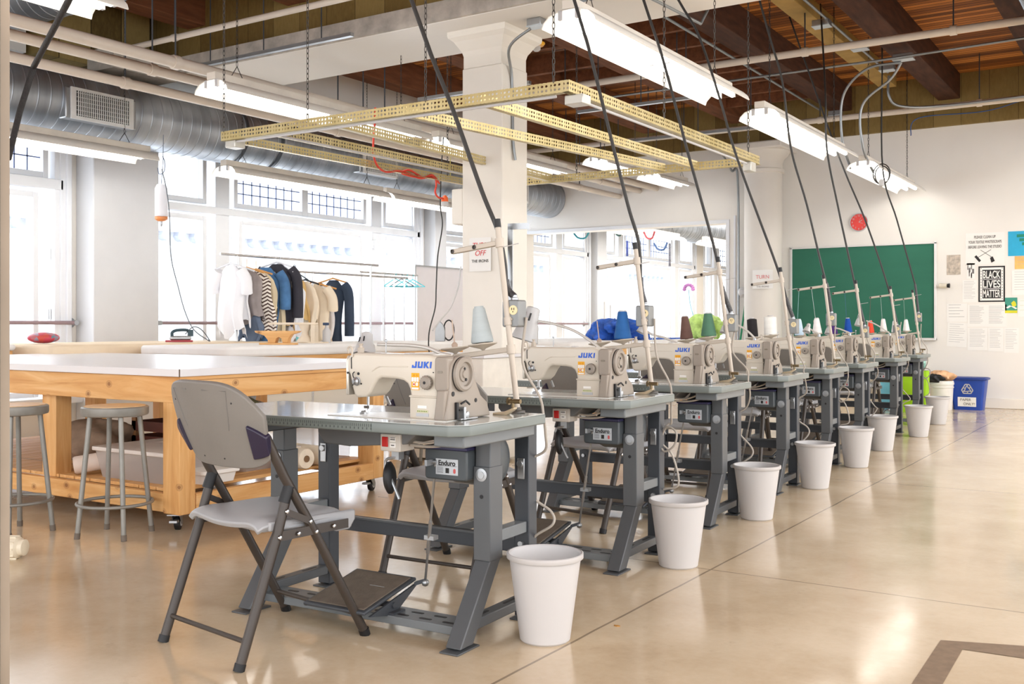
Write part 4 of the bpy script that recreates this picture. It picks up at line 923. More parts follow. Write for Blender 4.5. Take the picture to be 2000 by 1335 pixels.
# ================================================================== STOOLS
SL = thing('metal_stool', 'round grey metal stool with a bare wooden seat, nearest the cutting table corner', 'stool', (-4.452, 3.21, 0), math.radians(22), 'steel workshop stools')
R_ = .157
MB().lathe([(0, .598), (R_-.012, .598), (R_, .602), (R_+.003, .61), (R_+.003, .64), (R_-.004, .645), (0, .645)], n=48, caps=False).build('seat_pan', stool_m, SL, smooth=35)
MB().lathe([(0, .645), (R_-.012, .645), (R_-.012, .648), (0, .648)], n=48, caps=False).build('seat_disc', stool_w, SL, smooth=35)
for k in range(4):
    a = PI/4+k*PI/2; c_, s_ = math.cos(a), math.sin(a)
    l = MB().tube([(c_*.118, s_*.118, .60), (c_*.178, s_*.178, .01)], .0125, 10).build('leg', stool_m, SL, smooth=50)
    MB().cyl((c_*.179, s_*.179, 0), (c_*.176, s_*.176, .03), .0145, n=10).build('foot_tip', M('worn_foot_tip', srgb(110,100,90), .7), l, smooth=50)
MB().tube([(.178*math.cos(t*PI/20), .178*math.sin(t*PI/20), .165) for t in range(40)], .0085, 8, closed=True).build('foot_ring', stool_m, SL, smooth=60)
c = dup(SL); c.location = (-4.93, 2.97, 0); c.rotation_euler[2] = .1; c['label'] = 'round grey metal stool with a pale seat at the left edge beside the door post'
c.children[[k.name.startswith('seat_disc') for k in c.children].index(True)].active_material  # same worn seat
for x, y, l in ((-4.6, 6.0, 'grey metal stool beyond the cutting table, seen between its legs'),):
    c = dup(SL); c.location = (x, y, 0); c['label'] = l
# ================================================================== CUTTING TABLE
CT = Vector((-5.7, 4.2, 0))
T = thing('cutting_table', 'large pine cutting table with a white laminate top on casters', 'table', CT)
x0, x1, y0, y1 = -7.35, -4.17, 3.375, 5.05
MB(CT).box(x0, x1, y0, y1, .79, .828).build('tabletop', lam_w, T, bevel=.002)
MB(CT).box(x0, x1-.62, y0-.0004, y0+.002, .7905, .7907).box(x1-.004, x1+.0006, y0-.0006, y0+.004, .79, .828).build('edge_seam', M('seam_brown', srgb(96,80,66), .7), T)
MB(CT).box(x0+.03, x1-.03, y0+.025, y0+.065, .655, .788).build('apron_board', pine_x, T, bevel=.003)
MB(CT).box(x0+.03, x1-.03, y1-.065, y1-.025, .655, .788).build('apron_board', pine_x, T, bevel=.003)
MB(CT).box(x1-.065, x1-.026, y0+.066, y1-.066, .665, .788).build('apron_board', pine_y, T, bevel=.003)
MB(CT).box(x1-.022, x1-.012, y0+.02, y1-.02, .772, .79).build('apron_trim', pine_y, T)
for x, y in ((x1-.165, y0+.03), (x1-.165, y1-.165), (x0+.2, y0+.03), (x0+.2, y1-.165), (-5.45, y0+.075), (-5.45, y1-.2)):
    MB(CT).box(x, x+.13, y, y+.10, .09 if x > -5 else .19, .66).build('post', pine_z, T, bevel=.004)
MB(CT).box(x0+.05, x1-.17, y0+.035, y0+.075, .095, .19).build('lower_rail', pine_x, T, bevel=.003)
MB(CT).box(x0+.05, x1-.17, y1-.10, y1-.06, .095, .19).build('lower_rail', pine_x, T, bevel=.003)
MB(CT).box(x1-.075, x1-.035, y0+.135, y1-.165, .088, .188).build('lower_rail', pine_y, T, bevel=.003)
m = MB(CT)
for k in range(22):
    xx = x0+.1+k*.14
    if xx+.13 < x1-.08: m.box(xx, xx+.132, y0+.08, y1-.1, .19, .208)
m.build('shelf_boards', pine_y, T, bevel=.002)
def caster(x, y, a, par):
    o = bpy.data.objects.new('caster', None); COL.objects.link(o); o.parent = par; o.location = Vector((x, y, 0))-Vector((CT.x, CT.y, 0)); o.rotation_euler = (0,0,a)
    MB().box(-.035, .035, -.045, .045, .084, .09).prism([(-.02, .085), (.03, .085), (.045, .035), (.025, .03)], 'x', -.022, -.019).prism([(-.02, .085), (.03, .085), (.045, .035), (.025, .03)], 'x', .019, .022).box(-.02, .02, -.06, -.02, .05, .062).build('caster_fork', zinc_m, o, bevel=.001)
    MB().lathe([(0, -.015), (.028, -.015), (.037, -.011), (.037, .011), (.028, .015), (0, .015)], (0, .033, .037), (1,0,0), 24, caps=False).build('caster_wheel', black_m, o, smooth=40)
    MB().lathe([(.018, 0), (.018, .002)], (.0155, .033, .037), (1,0,0), 16).build('wheel_hub', M('pale_hub', srgb(196,192,190), .4), o)
caster(x1-.11, y0+.07, math.radians(35), T); caster(x1-.11, y1-.12, math.radians(15), T); caster(-5.4, y0+.4, .6, T)
# goods on its lower shelf
def tote(x0_, x1_, y0_, y1_, z0_, z1_, lab, mt=None, lid=True, name='storage_tote', cat='storage box', lidm=None):
    c_ = Vector(((x0_+x1_)/2, (y0_+y1_)/2, z0_)); t = thing(name, lab, cat, c_); w, d, h = (x1_-x0_)/2, (y1_-y0_)/2, z1_-z0_
    m = MB(); rings = []
    for k, z in ((.9, 0), (1.0, h)):
        rings.append([(x*k, y*k, z) for x, y in rrect(-w, w, -d, d, .03, 3)])
    n = len(rings[0]); m._add(rings[0]+rings[1], [tuple(range(n-1, -1, -1))]+[(i, (i+1) % n, n+(i+1) % n, n+i) for i in range(n)])
    m.build('tote_body', mt or clear_m, t, smooth=60)
    if lid: MB().prism(rrect(-w-.012, w+.012, -d-.012, d+.012, .03, 3), 'z', h-.004, h+.018).build('tote_lid', lidm or M('frosted_lid', srgb(226,216,208), .4), t, bevel=.004)
    return t
tote(-5.05, -4.42, 3.50, 4.0, .208, .36, 'shallow clear storage tote with a lid on the lower shelf, behind the stool')
tote(-5.0, -4.45, 4.05, 4.5, .208, .30, 'clear flat tote deeper on the lower shelf')
tote(-5.22, -4.92, 4.2, 4.6, .43, .60, 'white plastic basket with a dark teal label on the lower shelf', M('pale_blue_white_plastic', srgb(226,232,240), .4), lid=False)
MB().box(-5.07-.03, -4.99-.03, 4.19, 4.195, .53, .60).build('teal_tag', M('dark_teal', srgb(20,70,90), .5), None, label='dark teal label card hanging on the white basket', category='label')
tote(-4.62, -4.42, 4.60, 4.95, .208, .44, 'tall clear tote with a blue label behind the wrapped fabric rolls')
def roll(p0, p1, r, lab, mt, core=True):
    p0, p1 = Vector(p0), Vector(p1); t = thing('fabric_roll', lab, 'roll', p0); ax = p1-p0
    L = ax.length; MB().lathe([(r*.28, 0), (r*.9, 0), (r, .01), (r, L-.01), (r*.9, L), (r*.28, L)], (0,0,0), ax, 26).build('wrapped_fabric', mt, t, smooth=40)
    if core: MB().lathe([(r*.22, -.004), (r*.32, -.004), (r*.32, .006), (r*.22, .006)], (0,0,0), ax, 16).lathe([(0, -.001), (r*.24, -.001)], (0,0,0), ax, 14, caps=False).build('roll_core', M('cardboard_core', srgb(120,92,64), .8), t)
wrapm = M('plastic_wrapped_cream', srgb(232,220,200), .35, spec=.6, var=.1, vs=14, bump=.6, bs=30)
a = at_X(589, 893, -4.30); b_ = at_X(625, 889, -4.30)
roll((-4.24, a.y-.02, .272), (-5.2, a.y+.10, .272), .062, 'plastic-wrapped cream fabric roll on the lower shelf, left of two', wrapm)
roll((-4.24, b_.y+.0, .268), (-5.2, b_.y+.12, .268), .058, 'plastic-wrapped cream fabric roll on the lower shelf, right of two', wrapm)
roll((-5.18, 3.47, .262), (-4.55, 4.3, .42), .05, 'roll of pale tracing paper leaning over the clear tote', M('tracing_paper', srgb(222,204,190), .6, var=.05))
roll((-4.28, 4.45, .52), (-5.1, 4.5, .50), .06, 'soft cream bundle high under the tabletop', wrapm, False)
t = thing('wooden_crate', 'dark reddish slatted crate on the lower shelf', 'crate', (-5.3, 4.3, .208))
m = MB()
for z in (0, .09, .18): m.box(-.22, .22, -.2, -.185, z, z+.06).box(-.22, .22, .185, .2, z, z+.06).box(-.22, -.205, -.185, .185, z, z+.06).box(.205, .22, -.185, .185, z, z+.06)
m.build('slats', M('dark_red_wood', srgb(92,44,30), .6, var=.3), t)
for x, y in ((-.2, -.18), (.2, -.18), (-.2, .18), (.2, .18)): MB().box(x-.02, x+.02, y-.02, y+.02, 0, .26).build('corner_post', M('mid_brown_wood', srgb(150,106,66), .6), t)
def blob(name, lab, cat, c_, s, mt, seed=1, amp=.18, fr=3.0, n=36):
    rnd = random.Random(seed); ph = [rnd.uniform(0, 6) for _ in range(6)]
    def fn(u, v):
        t, p = 2*PI*u, PI*v
        d = 1+amp*(math.sin(fr*t+ph[0])*math.sin(2.3*p+ph[1])+.6*math.sin(2*fr*t+ph[2]+3*p)+.4*math.cos(5*p+ph[3]+fr*1.7*t))*math.sin(p)
        return Vector((s[0]*math.cos(t)*math.sin(p)*d, s[1]*math.sin(t)*math.sin(p)*d, max(-s[2]*.9, -s[2]*math.cos(p)*d)))
    m = MB(); m.grid(fn, n, n//2, True); o = m.build(name, mt, smooth=60); o.location = Vector(c_)+Vector((0,0,s[2]*.9)); return tag(o, lab, cat)
blob('fabric_bundle', 'crumpled grey-brown fabric bundle stuffed under the tabletop', 'fabric', (-4.75, 4.25, .40), (.26,.2,.11), M('taupe_cloth', srgb(160,146,134), .85, var=.1, bump=.4, bs=14), 3)
blob('fabric_bundle', 'olive and grey cloth bundle beside the corner post', 'fabric', (-4.40, 4.0, .40), (.09,.12,.13), M('olive_cloth', srgb(104,100,70), .85, var=.2), 4)
blob('fabric_bundle', 'brown and cream cloths piled at the left end of the shelf', 'fabric', (-5.75, 4.0, .208), (.3,.25,.13), M('brown_cloth', srgb(150,126,106), .85, var=.3, vs=9), 5)
t = tote(-4.50, -4.28, 3.62, 3.86, .208, .262, 'white paper-topped box with black writing on the lower shelf', paper_m, lidm=paper_m)
text('box_writing', 'LUC', .05, ink_m, t, (.113, -.06, .02), rot=(PI/2, 0, PI/2), bold=.001)
# ================================================================== PADDED PRESSING TABLES
def padded(x0_, x1_, y0_, y1_, z, th, mt, lab, legs=True):
    c_ = Vector(((x0_+x1_)/2, (y0_+y1_)/2, 0)); t = thing('pressing_table', lab, 'table', c_); w, d = (x1_-x0_)/2, (y1_-y0_)/2
    MB().prism(rrect(-w, w, -d, d, .05, 4), 'z', z-th, z).build('padded_top', mt, t, bevel=.025, seg=4)
    MB().box(-w+.03, w-.03, -d+.03, d-.03, z-th-.09, z-th).build('wood_frame', pine_y, t)
    for sx in (-1, 1):
        for sy in (-1, 1): MB().box(sx*(w-.12)-.04, sx*(w-.12)+.04, sy*(d-.12)-.04, sy*(d-.12)+.04, 0, z-th-.09).build('leg', pine_z, t)
    return t
padded(-8.3, -7.15, 4.62, 6.95, .895, .10, pad_c, 'cream padded pressing table by the windows, holding the iron')
padded(-7.05, -6.0, 5.30, 8.5, .885, .085, pad_w, 'white padded pressing table holding the wooden press forms')
padded(-6.9, -5.3, 9.3, 12.6, .87, .07, pad_w, 'white padded table behind the square column')
padded(-8.6, -7.5, 3.2, 4.55, .90, .05, pad_w, 'white table at the far left under the tailor ham')
# iron
def iron(lab, loc, rz, s=1.0):
    t = thing('steam_iron', lab, 'iron', loc, rz)
    MB().prism([(-.055, -.11), (.055, -.11), (.05, 0), (.03, .07), (0, .12), (-.03, .07), (-.05, 0)], 'z', .0, .018).build('sole_plate', M('red_sole', srgb(170,60,70), .4), t, bevel=.003)
    MB().prism([(-.045, -.10), (.045, -.10), (.04, 0), (.02, .06), (0, .09), (-.02, .06), (-.04, 0)], 'z', .018, .055).build('iron_body', zinc_m, t, bevel=.012, seg=3)
    MB().tube(smoothpath([(0, .06, .05), (0, .06, .085), (0, .02, .105), (0, -.07, .105), (0, -.09, .07)], 5), .014, 10).box(-.02, .02, -.12, -.075, .05, .11).build('iron_handle', M('dark_teal_plastic', srgb(40,66,76), .4), t, smooth=50)
    return t
p = at_X(350, 668, -7.5); iron('steam iron with a dark handle on the cream pressing table', (-7.5, p.y, .896), math.radians(150))
p = at_X(866, 672, -6.2)
t = thing('steam_iron', 'dark steam iron stood on end on the white pressing table beside the column', 'iron', (-6.15, 8.15, .886), .3)
MB().prism([(-.05, 0), (.05, 0), (.05, .10), (.03, .17), (0, .2), (-.03, .17), (-.05, .10)], 'y', -.01, .01).build('sole_plate', zinc_m, t, bevel=.003)
MB().prism([(-.04, 0), (.04, 0), (.035, .15), (-.035, .15)], 'y', .01, .06).build('iron_body', black_m, t, bevel=.01)
MB().tube([(.06+.055*math.cos(k*PI/12), .09, .11+.10*math.sin(k*PI/12)) for k in range(24)], .007, 8, closed=True).build('coiled_hose', black_m, t, smooth=60)
# hanging iron cords and water bottle
p0 = at_X(316, 318, -7.9)
pipe('iron_cord', 'thin grey cord snaking from the ceiling hook down to the iron loop', [at_X(x, y, -7.6) for x, y in ((316,330),(325,370),(331,420),(334,500),(348,560),(362,610),(380,645),(412,668),(425,682),(418,692),(410,685),(412,670),(395,645),(378,638),(362,652))], .005, M('grey_blue_cord', srgb(110,116,122), .5), 'cord', sm=1)
pipe('iron_cord', 'black cord hanging from the gold frame down to the second iron', [at_X(x, y, -5.75) for x, y in ((866,268),(862,330),(860,400),(864,440),(855,500),(852,560),(850,600),(838,650),(840,692),(858,684))], .006, cord_k, 'cord', sm=1)
pipe('steam_hose', 'white steam hose curving from the column to the pressing table', [at_X(x, y, -6.1) for x, y in ((900,520),(895,560),(880,600),(860,625),(845,645))], .008, white_pl, 'hose', sm=1)
pipe('yellow_cord', 'thin yellowish cord hanging beside the gold frame', [at_X(x, y, -5.7) for x, y in ((880,300),(879,330),(880,350))], .004, M('yellow_cord', srgb(180,170,90), .5), 'cord')
bp = at_X(315, 432, -7.9); t = thing('water_bottle', 'hanging white steam-iron water bottle with an orange base', 'bottle', bp)
MB().lathe([(.055, .02), (.058, .04), (.058, .30), (.04, .34), (0, .34)], n=24, caps=False).build('bottle_body', translucent('milky_plastic', srgb(240,240,246), .75), t, smooth=40)
MB().lathe([(0, 0), (.03, 0), (.058, .02), (.058, .045), (0, .045)], n=24, caps=False).build('orange_cap', M('orange_liquid', srgb(222,140,80), .4), t, smooth=40)
MB().lathe([(.012, 0), (.012, -.03), (.004, -.05)], n=10).build('outlet_valve', zinc_m, t)
MB().tube([(0,0,.34), (0,.02,.55), (.03,.0,.8)], .003, 6).tube(smoothpath([(-.05,0,.50), (-.03,.0,.44), (.04,0,.46), (.05,0,.54), (.02,0,.6)], 4), .004, 6).build('hanging_hook', M('dark_blue_hook', srgb(70,84,110), .5), t)
# press forms, sleeve board, ham, bottle
t = thing('press_form', 'orange wooden tailor press form with an arched cutout', 'pressing form', at_X(543, 677, -6.25)); 
prof = [(-.20, .12), (.20, .12), (.19, .105), (.12, .07), (.115, .03), (.15, .012), (-.16, .012), (-.16, 0), (-.12, 0), (-.16, .0), (-.16, -.001), (-.08, -.001), (-.07, .04), (-.12, .09), (-.19, .105)]
t.location.z = .8855
MB().prism([(-.20, .115), (.20, .115), (.185, .10), (.13, .085), (.105, .05), (.10, .015), (.055, .015), (.045, .05), (.02, .065), (-.005, .05), (-.015, .015), (-.075, .015), (-.08, .04), (-.11, .075), (-.19, .10)], 'y', -.03, .03).box(-.15, .16, -.045, .045, 0, .015).build('form_body', pine_x, t, bevel=.003)
t.rotation_euler[2] = .35
sbm = M('pale_worn_wood', srgb(222,206,184), .6, var=.06)
t = thing('sleeve_board', 'pale wooden sleeve board on a turned foot', 'pressing form', at_X(592, 677, -6.6)); t.location.z = .8855; t.rotation_euler[2] = .35
MB().prism(rrect(-.34, .14, -.05, .05, .045, 4), 'z', .165, .185).build('board', sbm, t, bevel=.005); MB().lathe([(.0, .01), (.08, .01), (.07, .03), (.035, .07), (.03, .10), (.05, .14), (.06, .165), (0, .165)], (.02, 0, 0), n=24, caps=False).build('turned_foot', sbm, t, smooth=40); MB().box(-.22, .22, -.06, .06, 0, .012).box(.09, .13, -.04, .04, .01, .165).build('base_board', sbm, t)
hm = NT('patchwork_ham'); v = hm.add('ShaderNodeTexVoronoi'); hm.l.new(hm.coord(), v.inputs['Vector']); v.inputs['Scale'].default_value = 22
hm.base(hm.ramp(hm.sep(v.outputs['Color'])[0], [(0, srgb(190,60,80)), (.35, srgb(200,70,90)), (.4, srgb(60,140,150)), (.7, srgb(150,130,150)), (.9, srgb(200,80,70))])); 
p = at_X(85, 668, -7.7)
o = MB().grid(lambda u, v: Vector((.10*math.cos(2*PI*u)*math.sin(PI*v), .13*math.sin(2*PI*u)*math.sin(PI*v), .045-.045*math.cos(PI*v))), 24, 12, True).build('tailor_ham', hm.m, smooth=60); o.location = (p.x, p.y, .90); tag(o, 'red and teal patchwork tailor ham on the far left table', 'pressing cushion')
p = at_X(638, 660, -6.5); t = thing('spray_bottle', 'white spray bottle standing beside the sleeve board', 'bottle', (p.x, p.y, .8855))
MB().lathe([(0, 0), (.035, 0), (.037, .01), (.037, .11), (.015, .14), (.015, .16), (0, .16)], n=20, caps=False).build('bottle_body', white_pl, t, smooth=40); MB().box(-.012, .012, -.04, .02, .16, .185).build('spray_head', M('navy_head', srgb(40,60,90), .4), t, bevel=.004)
# blue pile, greenery and craft flower beyond
blob('fabric_pile', 'crumpled bright blue fabric pile beyond the second machine', 'fabric', (at_X(1300, 668, -5.6).x, 10.9, .87), (.30,.30,.13), M('bright_blue_cloth', srgb(44,96,190), .6, var=.3, vs=18, bump=1.0, bs=26), 9, .38, 6)
tag(MB().prism(rrect(-5.9, -5.35, 11.2, 12.4, .08, 3), 'z', .87, .885).build('blue_cloth', M('bright_blue_cloth', (0,0,1))), 'flat blue cloth under the crumpled pile', 'fabric')
# ================================================================== CLOTHES RACKS
def rackz(lab, X_, ya, yb, z, posts, base=True, zb=0.0):
    t = thing('clothes_rack', lab, 'rack', (X_, (ya+yb)/2, 0)); l = (yb-ya)/2
    MB().cyl((0, -l, z), (0, l, z), .012, n=10).build('hanging_rail', chrome_m, t, smooth=40)
    for y in posts:
        MB().cyl((0, y-(ya+yb)/2, .05), (0, y-(ya+yb)/2, z), .011, n=10).build('post', chrome_m, t, smooth=40)
        MB().cyl((-.22, y-(ya+yb)/2, .06), (.22, y-(ya+yb)/2, .06), .011, n=8).lathe([(.03, -.01), (.03, .01)], (-.21, y-(ya+yb)/2, .03), (0,1,0), 12).lathe([(.03, -.01), (.03, .01)], (.21, y-(ya+yb)/2, .03), (0,1,0), 12).build('rack_foot', steel_l, t)
    return t
RX = -7.35
ya, yb = at_X(430, 500, RX).y, at_X(738, 518, RX).y
rackz('chrome clothes rack with the crowd of garments', RX, ya, yb, 1.70, (ya+.2, yb-.12))
rackz('second chrome clothes rack, lower rail, behind the white garments', -7.62, at_X(565, 528, -7.62).y, at_X(796, 545, -7.62).y, 1.60, (at_X(611, 528, -7.62).y, at_X(790, 545, -7.62).y))
rackz('empty chrome rack on the right holding the teal hangers', -7.9, at_X(702, 528, -7.9).y, at_X(815, 535, -7.9).y, 1.66, (at_X(704, 528, -7.9).y, at_X(749, 530, -7.9).y, at_X(770, 530, -7.9).y, at_X(814, 535, -7.9).y))
def hanger(p, lab, mt, w=.2, group='clothes hangers'):
    o = MB().tube([(-w, 0, -.13), (-.02, 0, -.045), (0, 0, -.04), (.02, 0, -.045), (w, 0, -.13)], .006, 6).tube([(-w, 0, -.13), (w, 0, -.13)], .005, 6).tube(smoothpath([(0,0,-.045), (0,0,-.01), (.02,0,.01), (.0,0,.022), (-.02,0,.008)], 4), .003, 6).build('clothes_hanger', mt, smooth=50)
    o.location = p; return tag(o, lab, 'hanger', group)
teal = M('teal_hanger', srgb(60,190,200), .4)
for k, px in enumerate((772, 784, 794, 806)):
    p = at_X(px, 545, -7.9); hanger((-7.9, p.y, 1.645), ['leftmost teal plastic hanger on the empty rack', 'second teal hanger from the left on the empty rack', 'third teal hanger from the left on the empty rack', 'rightmost pale teal hanger on the empty rack'][k], teal if k != 1 else M('dark_hanger', srgb(40,60,70), .4), .19)
def garment(px, zt, zb, w, mt, lab, name='shirt', cat='clothing', sleeves=0, flare=1.1, seed=0, X_=RX, hg=None, th=.035, py=560):
    rnd = random.Random(seed+px); ph = rnd.uniform(0, 6); Y_ = at_X(px, py, X_).y; H_ = zt-zb
    t = thing(name, lab, cat, (X_, Y_, zt), rnd.uniform(.05, .5), 'garments on the crowded clothes rack')
    def fn(u, v):
        a = 2*PI*u; s = min(1, v/.10); ww = (.05+(w*.82-.05)*s**.7)*(1+(flare-1)*v); tt = th*(.5+.6*s)*(1+.5*v)
        f = 1+.38*v*math.sin(6*a+ph)+.22*math.sin(11*a+2*ph)*v+.1*math.sin(17*a)
        return Vector((ww*math.cos(a)*(1+.09*math.sin(7*v+ph)*v)+.04*v*math.sin(ph*3), tt*math.sin(a)*f+.02*math.sin(3*v*2+ph), -H_*v+(-.05*(abs(math.cos(a)))**1.5*(1-s)*0)-.05*s*abs(math.cos(a))**2*(1-v)-.045*math.sin(3*a+ph)*v-.02*math.sin(7*a+ph)*v))
    m = MB(); m.grid(fn, 40, 22, True); m.build('cloth_body', mt, t, smooth=70)
    if sleeves:
        for s in (-1, 1):
            MB().tube(smoothpath([(s*w*.75, 0, -.05), (s*w*1.05, .01, -.14), (s*w*1.15, .0, -.14-sleeves*.5), (s*w*1.12, .01, -.1-sleeves)], 5), [.05]*3+[.058]*13 if False else .052, 10).build('sleeve', mt, t, smooth=70)
    if hg: MB().tube([(-.17, 0, -.03), (0, 0, .02), (.17, 0, -.03)], .009, 8).tube([(0, 0, .02), (0, 0, .10)], .003, 6).build('hanger', hg, t, smooth=50)
    return t
def chev():
    n = NT('brown_white_chevron'); x, y, z = n.sep(n.coord())
    fx = n.math('ABSOLUTE', n.math('SUBTRACT', n.math('FRACT', n.math('DIVIDE', n.math('ADD', x, 5.0), .085)), .5))
    f = n.math('FRACT', n.math('ADD', n.math('DIVIDE', z, .035), n.math('MULTIPLY', fx, 1.6)))
    n.base(n.mix(n.math('LESS_THAN', f, .42), srgb(236,228,218), srgb(78,56,48))); n.set(rough=.85); return n.m
wh = M('white_cotton', srgb(238,238,242), .85, var=.02); crm = M('cream_cotton', srgb(238,222,198), .85, var=.04); tan = M('beige_cotton', srgb(222,204,170), .85, var=.05)
den = M('blue_denim', srgb(70,112,156), .85, var=.25, vs=10); den2 = M('grey_denim', srgb(104,118,140), .85, var=.15); blk = M('black_wool', srgb(52,50,58), .9, var=.15); navy = M('navy_jersey', srgb(50,64,84), .85, var=.12)
wood_h = M('orange_wood_hanger', srgb(220,160,90), .5); wh_h = M('white_hanger_plastic', srgb(232,232,236), .4)
garment(450, 1.60, .98, .17, wh, 'white shirt at the left end of the clothes rack', sleeves=.16, seed=1, hg=wh_h)
garment(467, 1.58, 1.08, .16, wh, 'white wrap blouse, second from the left on the rack', 'blouse', seed=2, hg=wh_h)
garment(482, 1.57, 1.10, .17, M('grey_print', srgb(150,140,138), .85, var=.2), 'grey-brown printed top beside the chevron shawl', 'blouse', seed=3, hg=wood_h)
garment(500, 1.56, .98, .19, chev(), 'brown and white chevron patterned shawl on the rack', 'shawl', seed=4, hg=wood_h)
garment(490, 1.18, .90, .16, den2, 'grey-blue denim skirt hem below the chevron shawl', 'skirt', seed=5)
garment(511, 1.55, 1.15, .15, tan, 'ruffled beige blouse behind the chevron shawl', 'blouse', seed=6)
garment(506, 1.10, .70, .13, den, 'blue jeans hanging low on the rack', 'jeans', seed=7, flare=.8)
garment(519, 1.60, .78, .17, den, 'dark blue denim jacket beside the black coat', 'denim_jacket', seed=8, sleeves=.3)
garment(528, 1.56, .74, .15, tan, 'long cream coat panel right of the denim jacket', 'coat', seed=9)
garment(541, 1.64, 1.08, .19, blk, 'black wool jacket with red lining on the rack', 'jacket', seed=10, sleeves=.42, hg=wh_h)
garment(548, 1.50, 1.02, .14, M('ochre_cotton', srgb(216,180,130), .85), 'tan cotton top right of the black jacket', 'blouse', seed=11)
garment(560, 1.50, .86, .17, wh, 'long white dress in the middle of the rack', 'dress', seed=12, hg=wh_h)
garment(569, 1.48, .90, .17, wh, 'white pleated top left of the mustard scarf', 'blouse', seed=13)
garment(582, 1.52, 1.10, .10, M('mustard_cotton', srgb(214,178,116), .85, var=.15), 'mustard yellow scarf on the rack', 'scarf', seed=14, X_=-7.62)
garment(584, 1.18, .84, .07, M('teal_cotton', srgb(120,196,200), .85, var=.12), 'teal cloth hanging below the mustard scarf', 'scarf', seed=15, flare=.5, X_=-7.62)
garment(596, 1.50, 1.05, .16, crm, 'pale cream shirt right of the mustard scarf', seed=16, X_=-7.62, hg=black_m)
garment(612, 1.48, .86, .20, crm, 'cream gathered blouse with short sleeves on the second rack', 'blouse', sleeves=.18, seed=17, X_=-7.62, hg=wood_h)
garment(628, 1.46, .90, .18, M('pale_grey_cotton', srgb(226,222,222), .85), 'pale grey top under orange wooden hangers', 'blouse', seed=18, X_=-7.62, hg=wood_h)
garment(650, 1.53, .68, .17, navy, 'long dark navy garment at the right end of the clothes', 'dress', seed=19, X_=-7.62, flare=.9, sleeves=.5, hg=wood_h)
for k, (px, py) in enumerate(((545, 508), (575, 540))):
    p = at_X(px, py, RX); hanger((RX, p.y, 1.69 if k == 0 else 1.62), ['white plastic hanger tilted above the white dresses', 'dark plastic hanger hooked on the rack right of the black jacket'][k], wh_h if k == 0 else M('dark_hanger', (0,0,0)), .19)
# projection screen and stand behind the racks
t = thing('folding_screen', 'pale grey-white upright panel screen between the racks and the column', 'screen', (-8.2, 10.95, 0), PI/2)
MB().box(-.62, .62, -.012, .012, .62, 1.80).build('panel', M('pale_pink_white_panel', srgb(230,226,228), .7, var=.02), t, bevel=.004)
MB().box(-.63, .63, -.016, .016, 1.80, 1.82).box(-.63, -.61, -.014, .014, 0, 1.8).box(.61, .63, -.014, .014, 0, 1.8).build('panel_frame', zinc_m, t)
# ================================================================== LIGHT FIXTURES
def fixture(L=2.44, lit=True):
    t = thing('tube_light', 'x', 'ceiling light', (0,0,0), group='hanging fluorescent fixtures')
    MB().box(-.045, .045, 0, L, .045, .10).build('housing', M('warm_white_enamel', srgb(222,214,202), .45), t, bevel=.004)
    rf = MB()
    prof = [(-.18, -.045), (-.168, -.015), (-.13, .02), (-.06, .042), (.06, .042), (.13, .02), (.168, -.015), (.18, -.045)]
    th = [(x*.97, z-.004) for x, z in prof][::-1]
    rf.prism(prof+th, 'y', 0, L); rf.build('reflector', hood_m, t, smooth=30)
    for k in range(2):
        for x in (-.055, .055):
            a, b = (.03, L/2-.03) if k == 0 else (L/2+.03, L-.03)
            MB().cyl((x, a, .0), (x, b, .0), .0185, n=12).build('fluorescent_tube', tube_m, t, smooth=50)
    for y in (.012, L/2, L-.012):
        for x in (-.055, .055): MB().box(x-.014, x+.014, y-.012, y+.012, -.012, .042).build('lamp_holder', white_pl, t)
    return t
def chain(p, ztop, par):
    m = MB(); z = p[2]; h = ztop-z; n = int(h/.03)
    a = Vector(p); m.tube([a+Vector((0,-.06,0)), a+Vector((0,0,.09))], .003, 5).tube([a+Vector((0,.06,0)), a+Vector((0,0,.09))], .003, 5)
    z0 = .09
    for k in range(int((h-.09)/.034)):
        c = a+Vector((0,0,z0+.017+k*.034)); w = .0075
        q = (1,0) if k % 2 else (0,1)
        m.tube([c+Vector((q[0]*w*math.cos(s), q[1]*w*math.cos(s), .021*math.sin(s))) for s in [i*PI/4 for i in range(8)]], .0025, 4, closed=True)
    m.build('hanging_chain', M('dull_chain', srgb(80,76,72), .5, metal=.5), par)
F0 = fixture(); F1 = fixture(1.22)
def put(x, y, z, lab, src=None, far=False, rz=0):
    c = dup(F1 if 'distant' in lab else F0) if src is None else src; c.location = (x, y, z); c.rotation_euler[2] = rz; c['label'] = lab
    chain((0, .25, .10), CZ-z, c); chain((0, 1.1 if 'distant' in lab else 2.19, .10), CZ-z, c); return c
put(-2.9, 5.05, 2.80, 'brightest long fluorescent fixture, large at the top right of centre', F0)
put(-2.9, 8.22, 2.80, 'hanging fluorescent fixture in the middle of the right-hand line')
put(-2.88, 11.45, 2.80, 'hanging fluorescent fixture farthest in the right-hand line, above the chalkboard')
put(-5.93, 5.08, 2.80, 'long fluorescent fixture at upper left, nearest of that line')
put(-5.93, 7.78, 2.80, 'fluorescent fixture passing behind the square column')
put(-5.92, 10.95, 3.05, 'small distant fluorescent fixture beyond the gold frame, left of two')
put(-5.92, 12.45, 3.05, 'small distant fluorescent fixture beyond the gold frame, right of two, near the wall')
put(-5.35, 1.38, 2.95, 'fluorescent fixture cut by the top left edge of the view')
put(-8.1, 3.75, 2.62, 'fluorescent fixture under the silver duct, left of the pier')
put(-8.1, 7.1, 2.62, 'fluorescent fixture under the silver duct over the clothes rack')
put(-8.1, 9.6, 2.62, 'fluorescent fixture under the silver duct, farthest before the column')
put(-7.7, 15.0, 2.62, 'fluorescent fixture seen through the wall opening, left one')
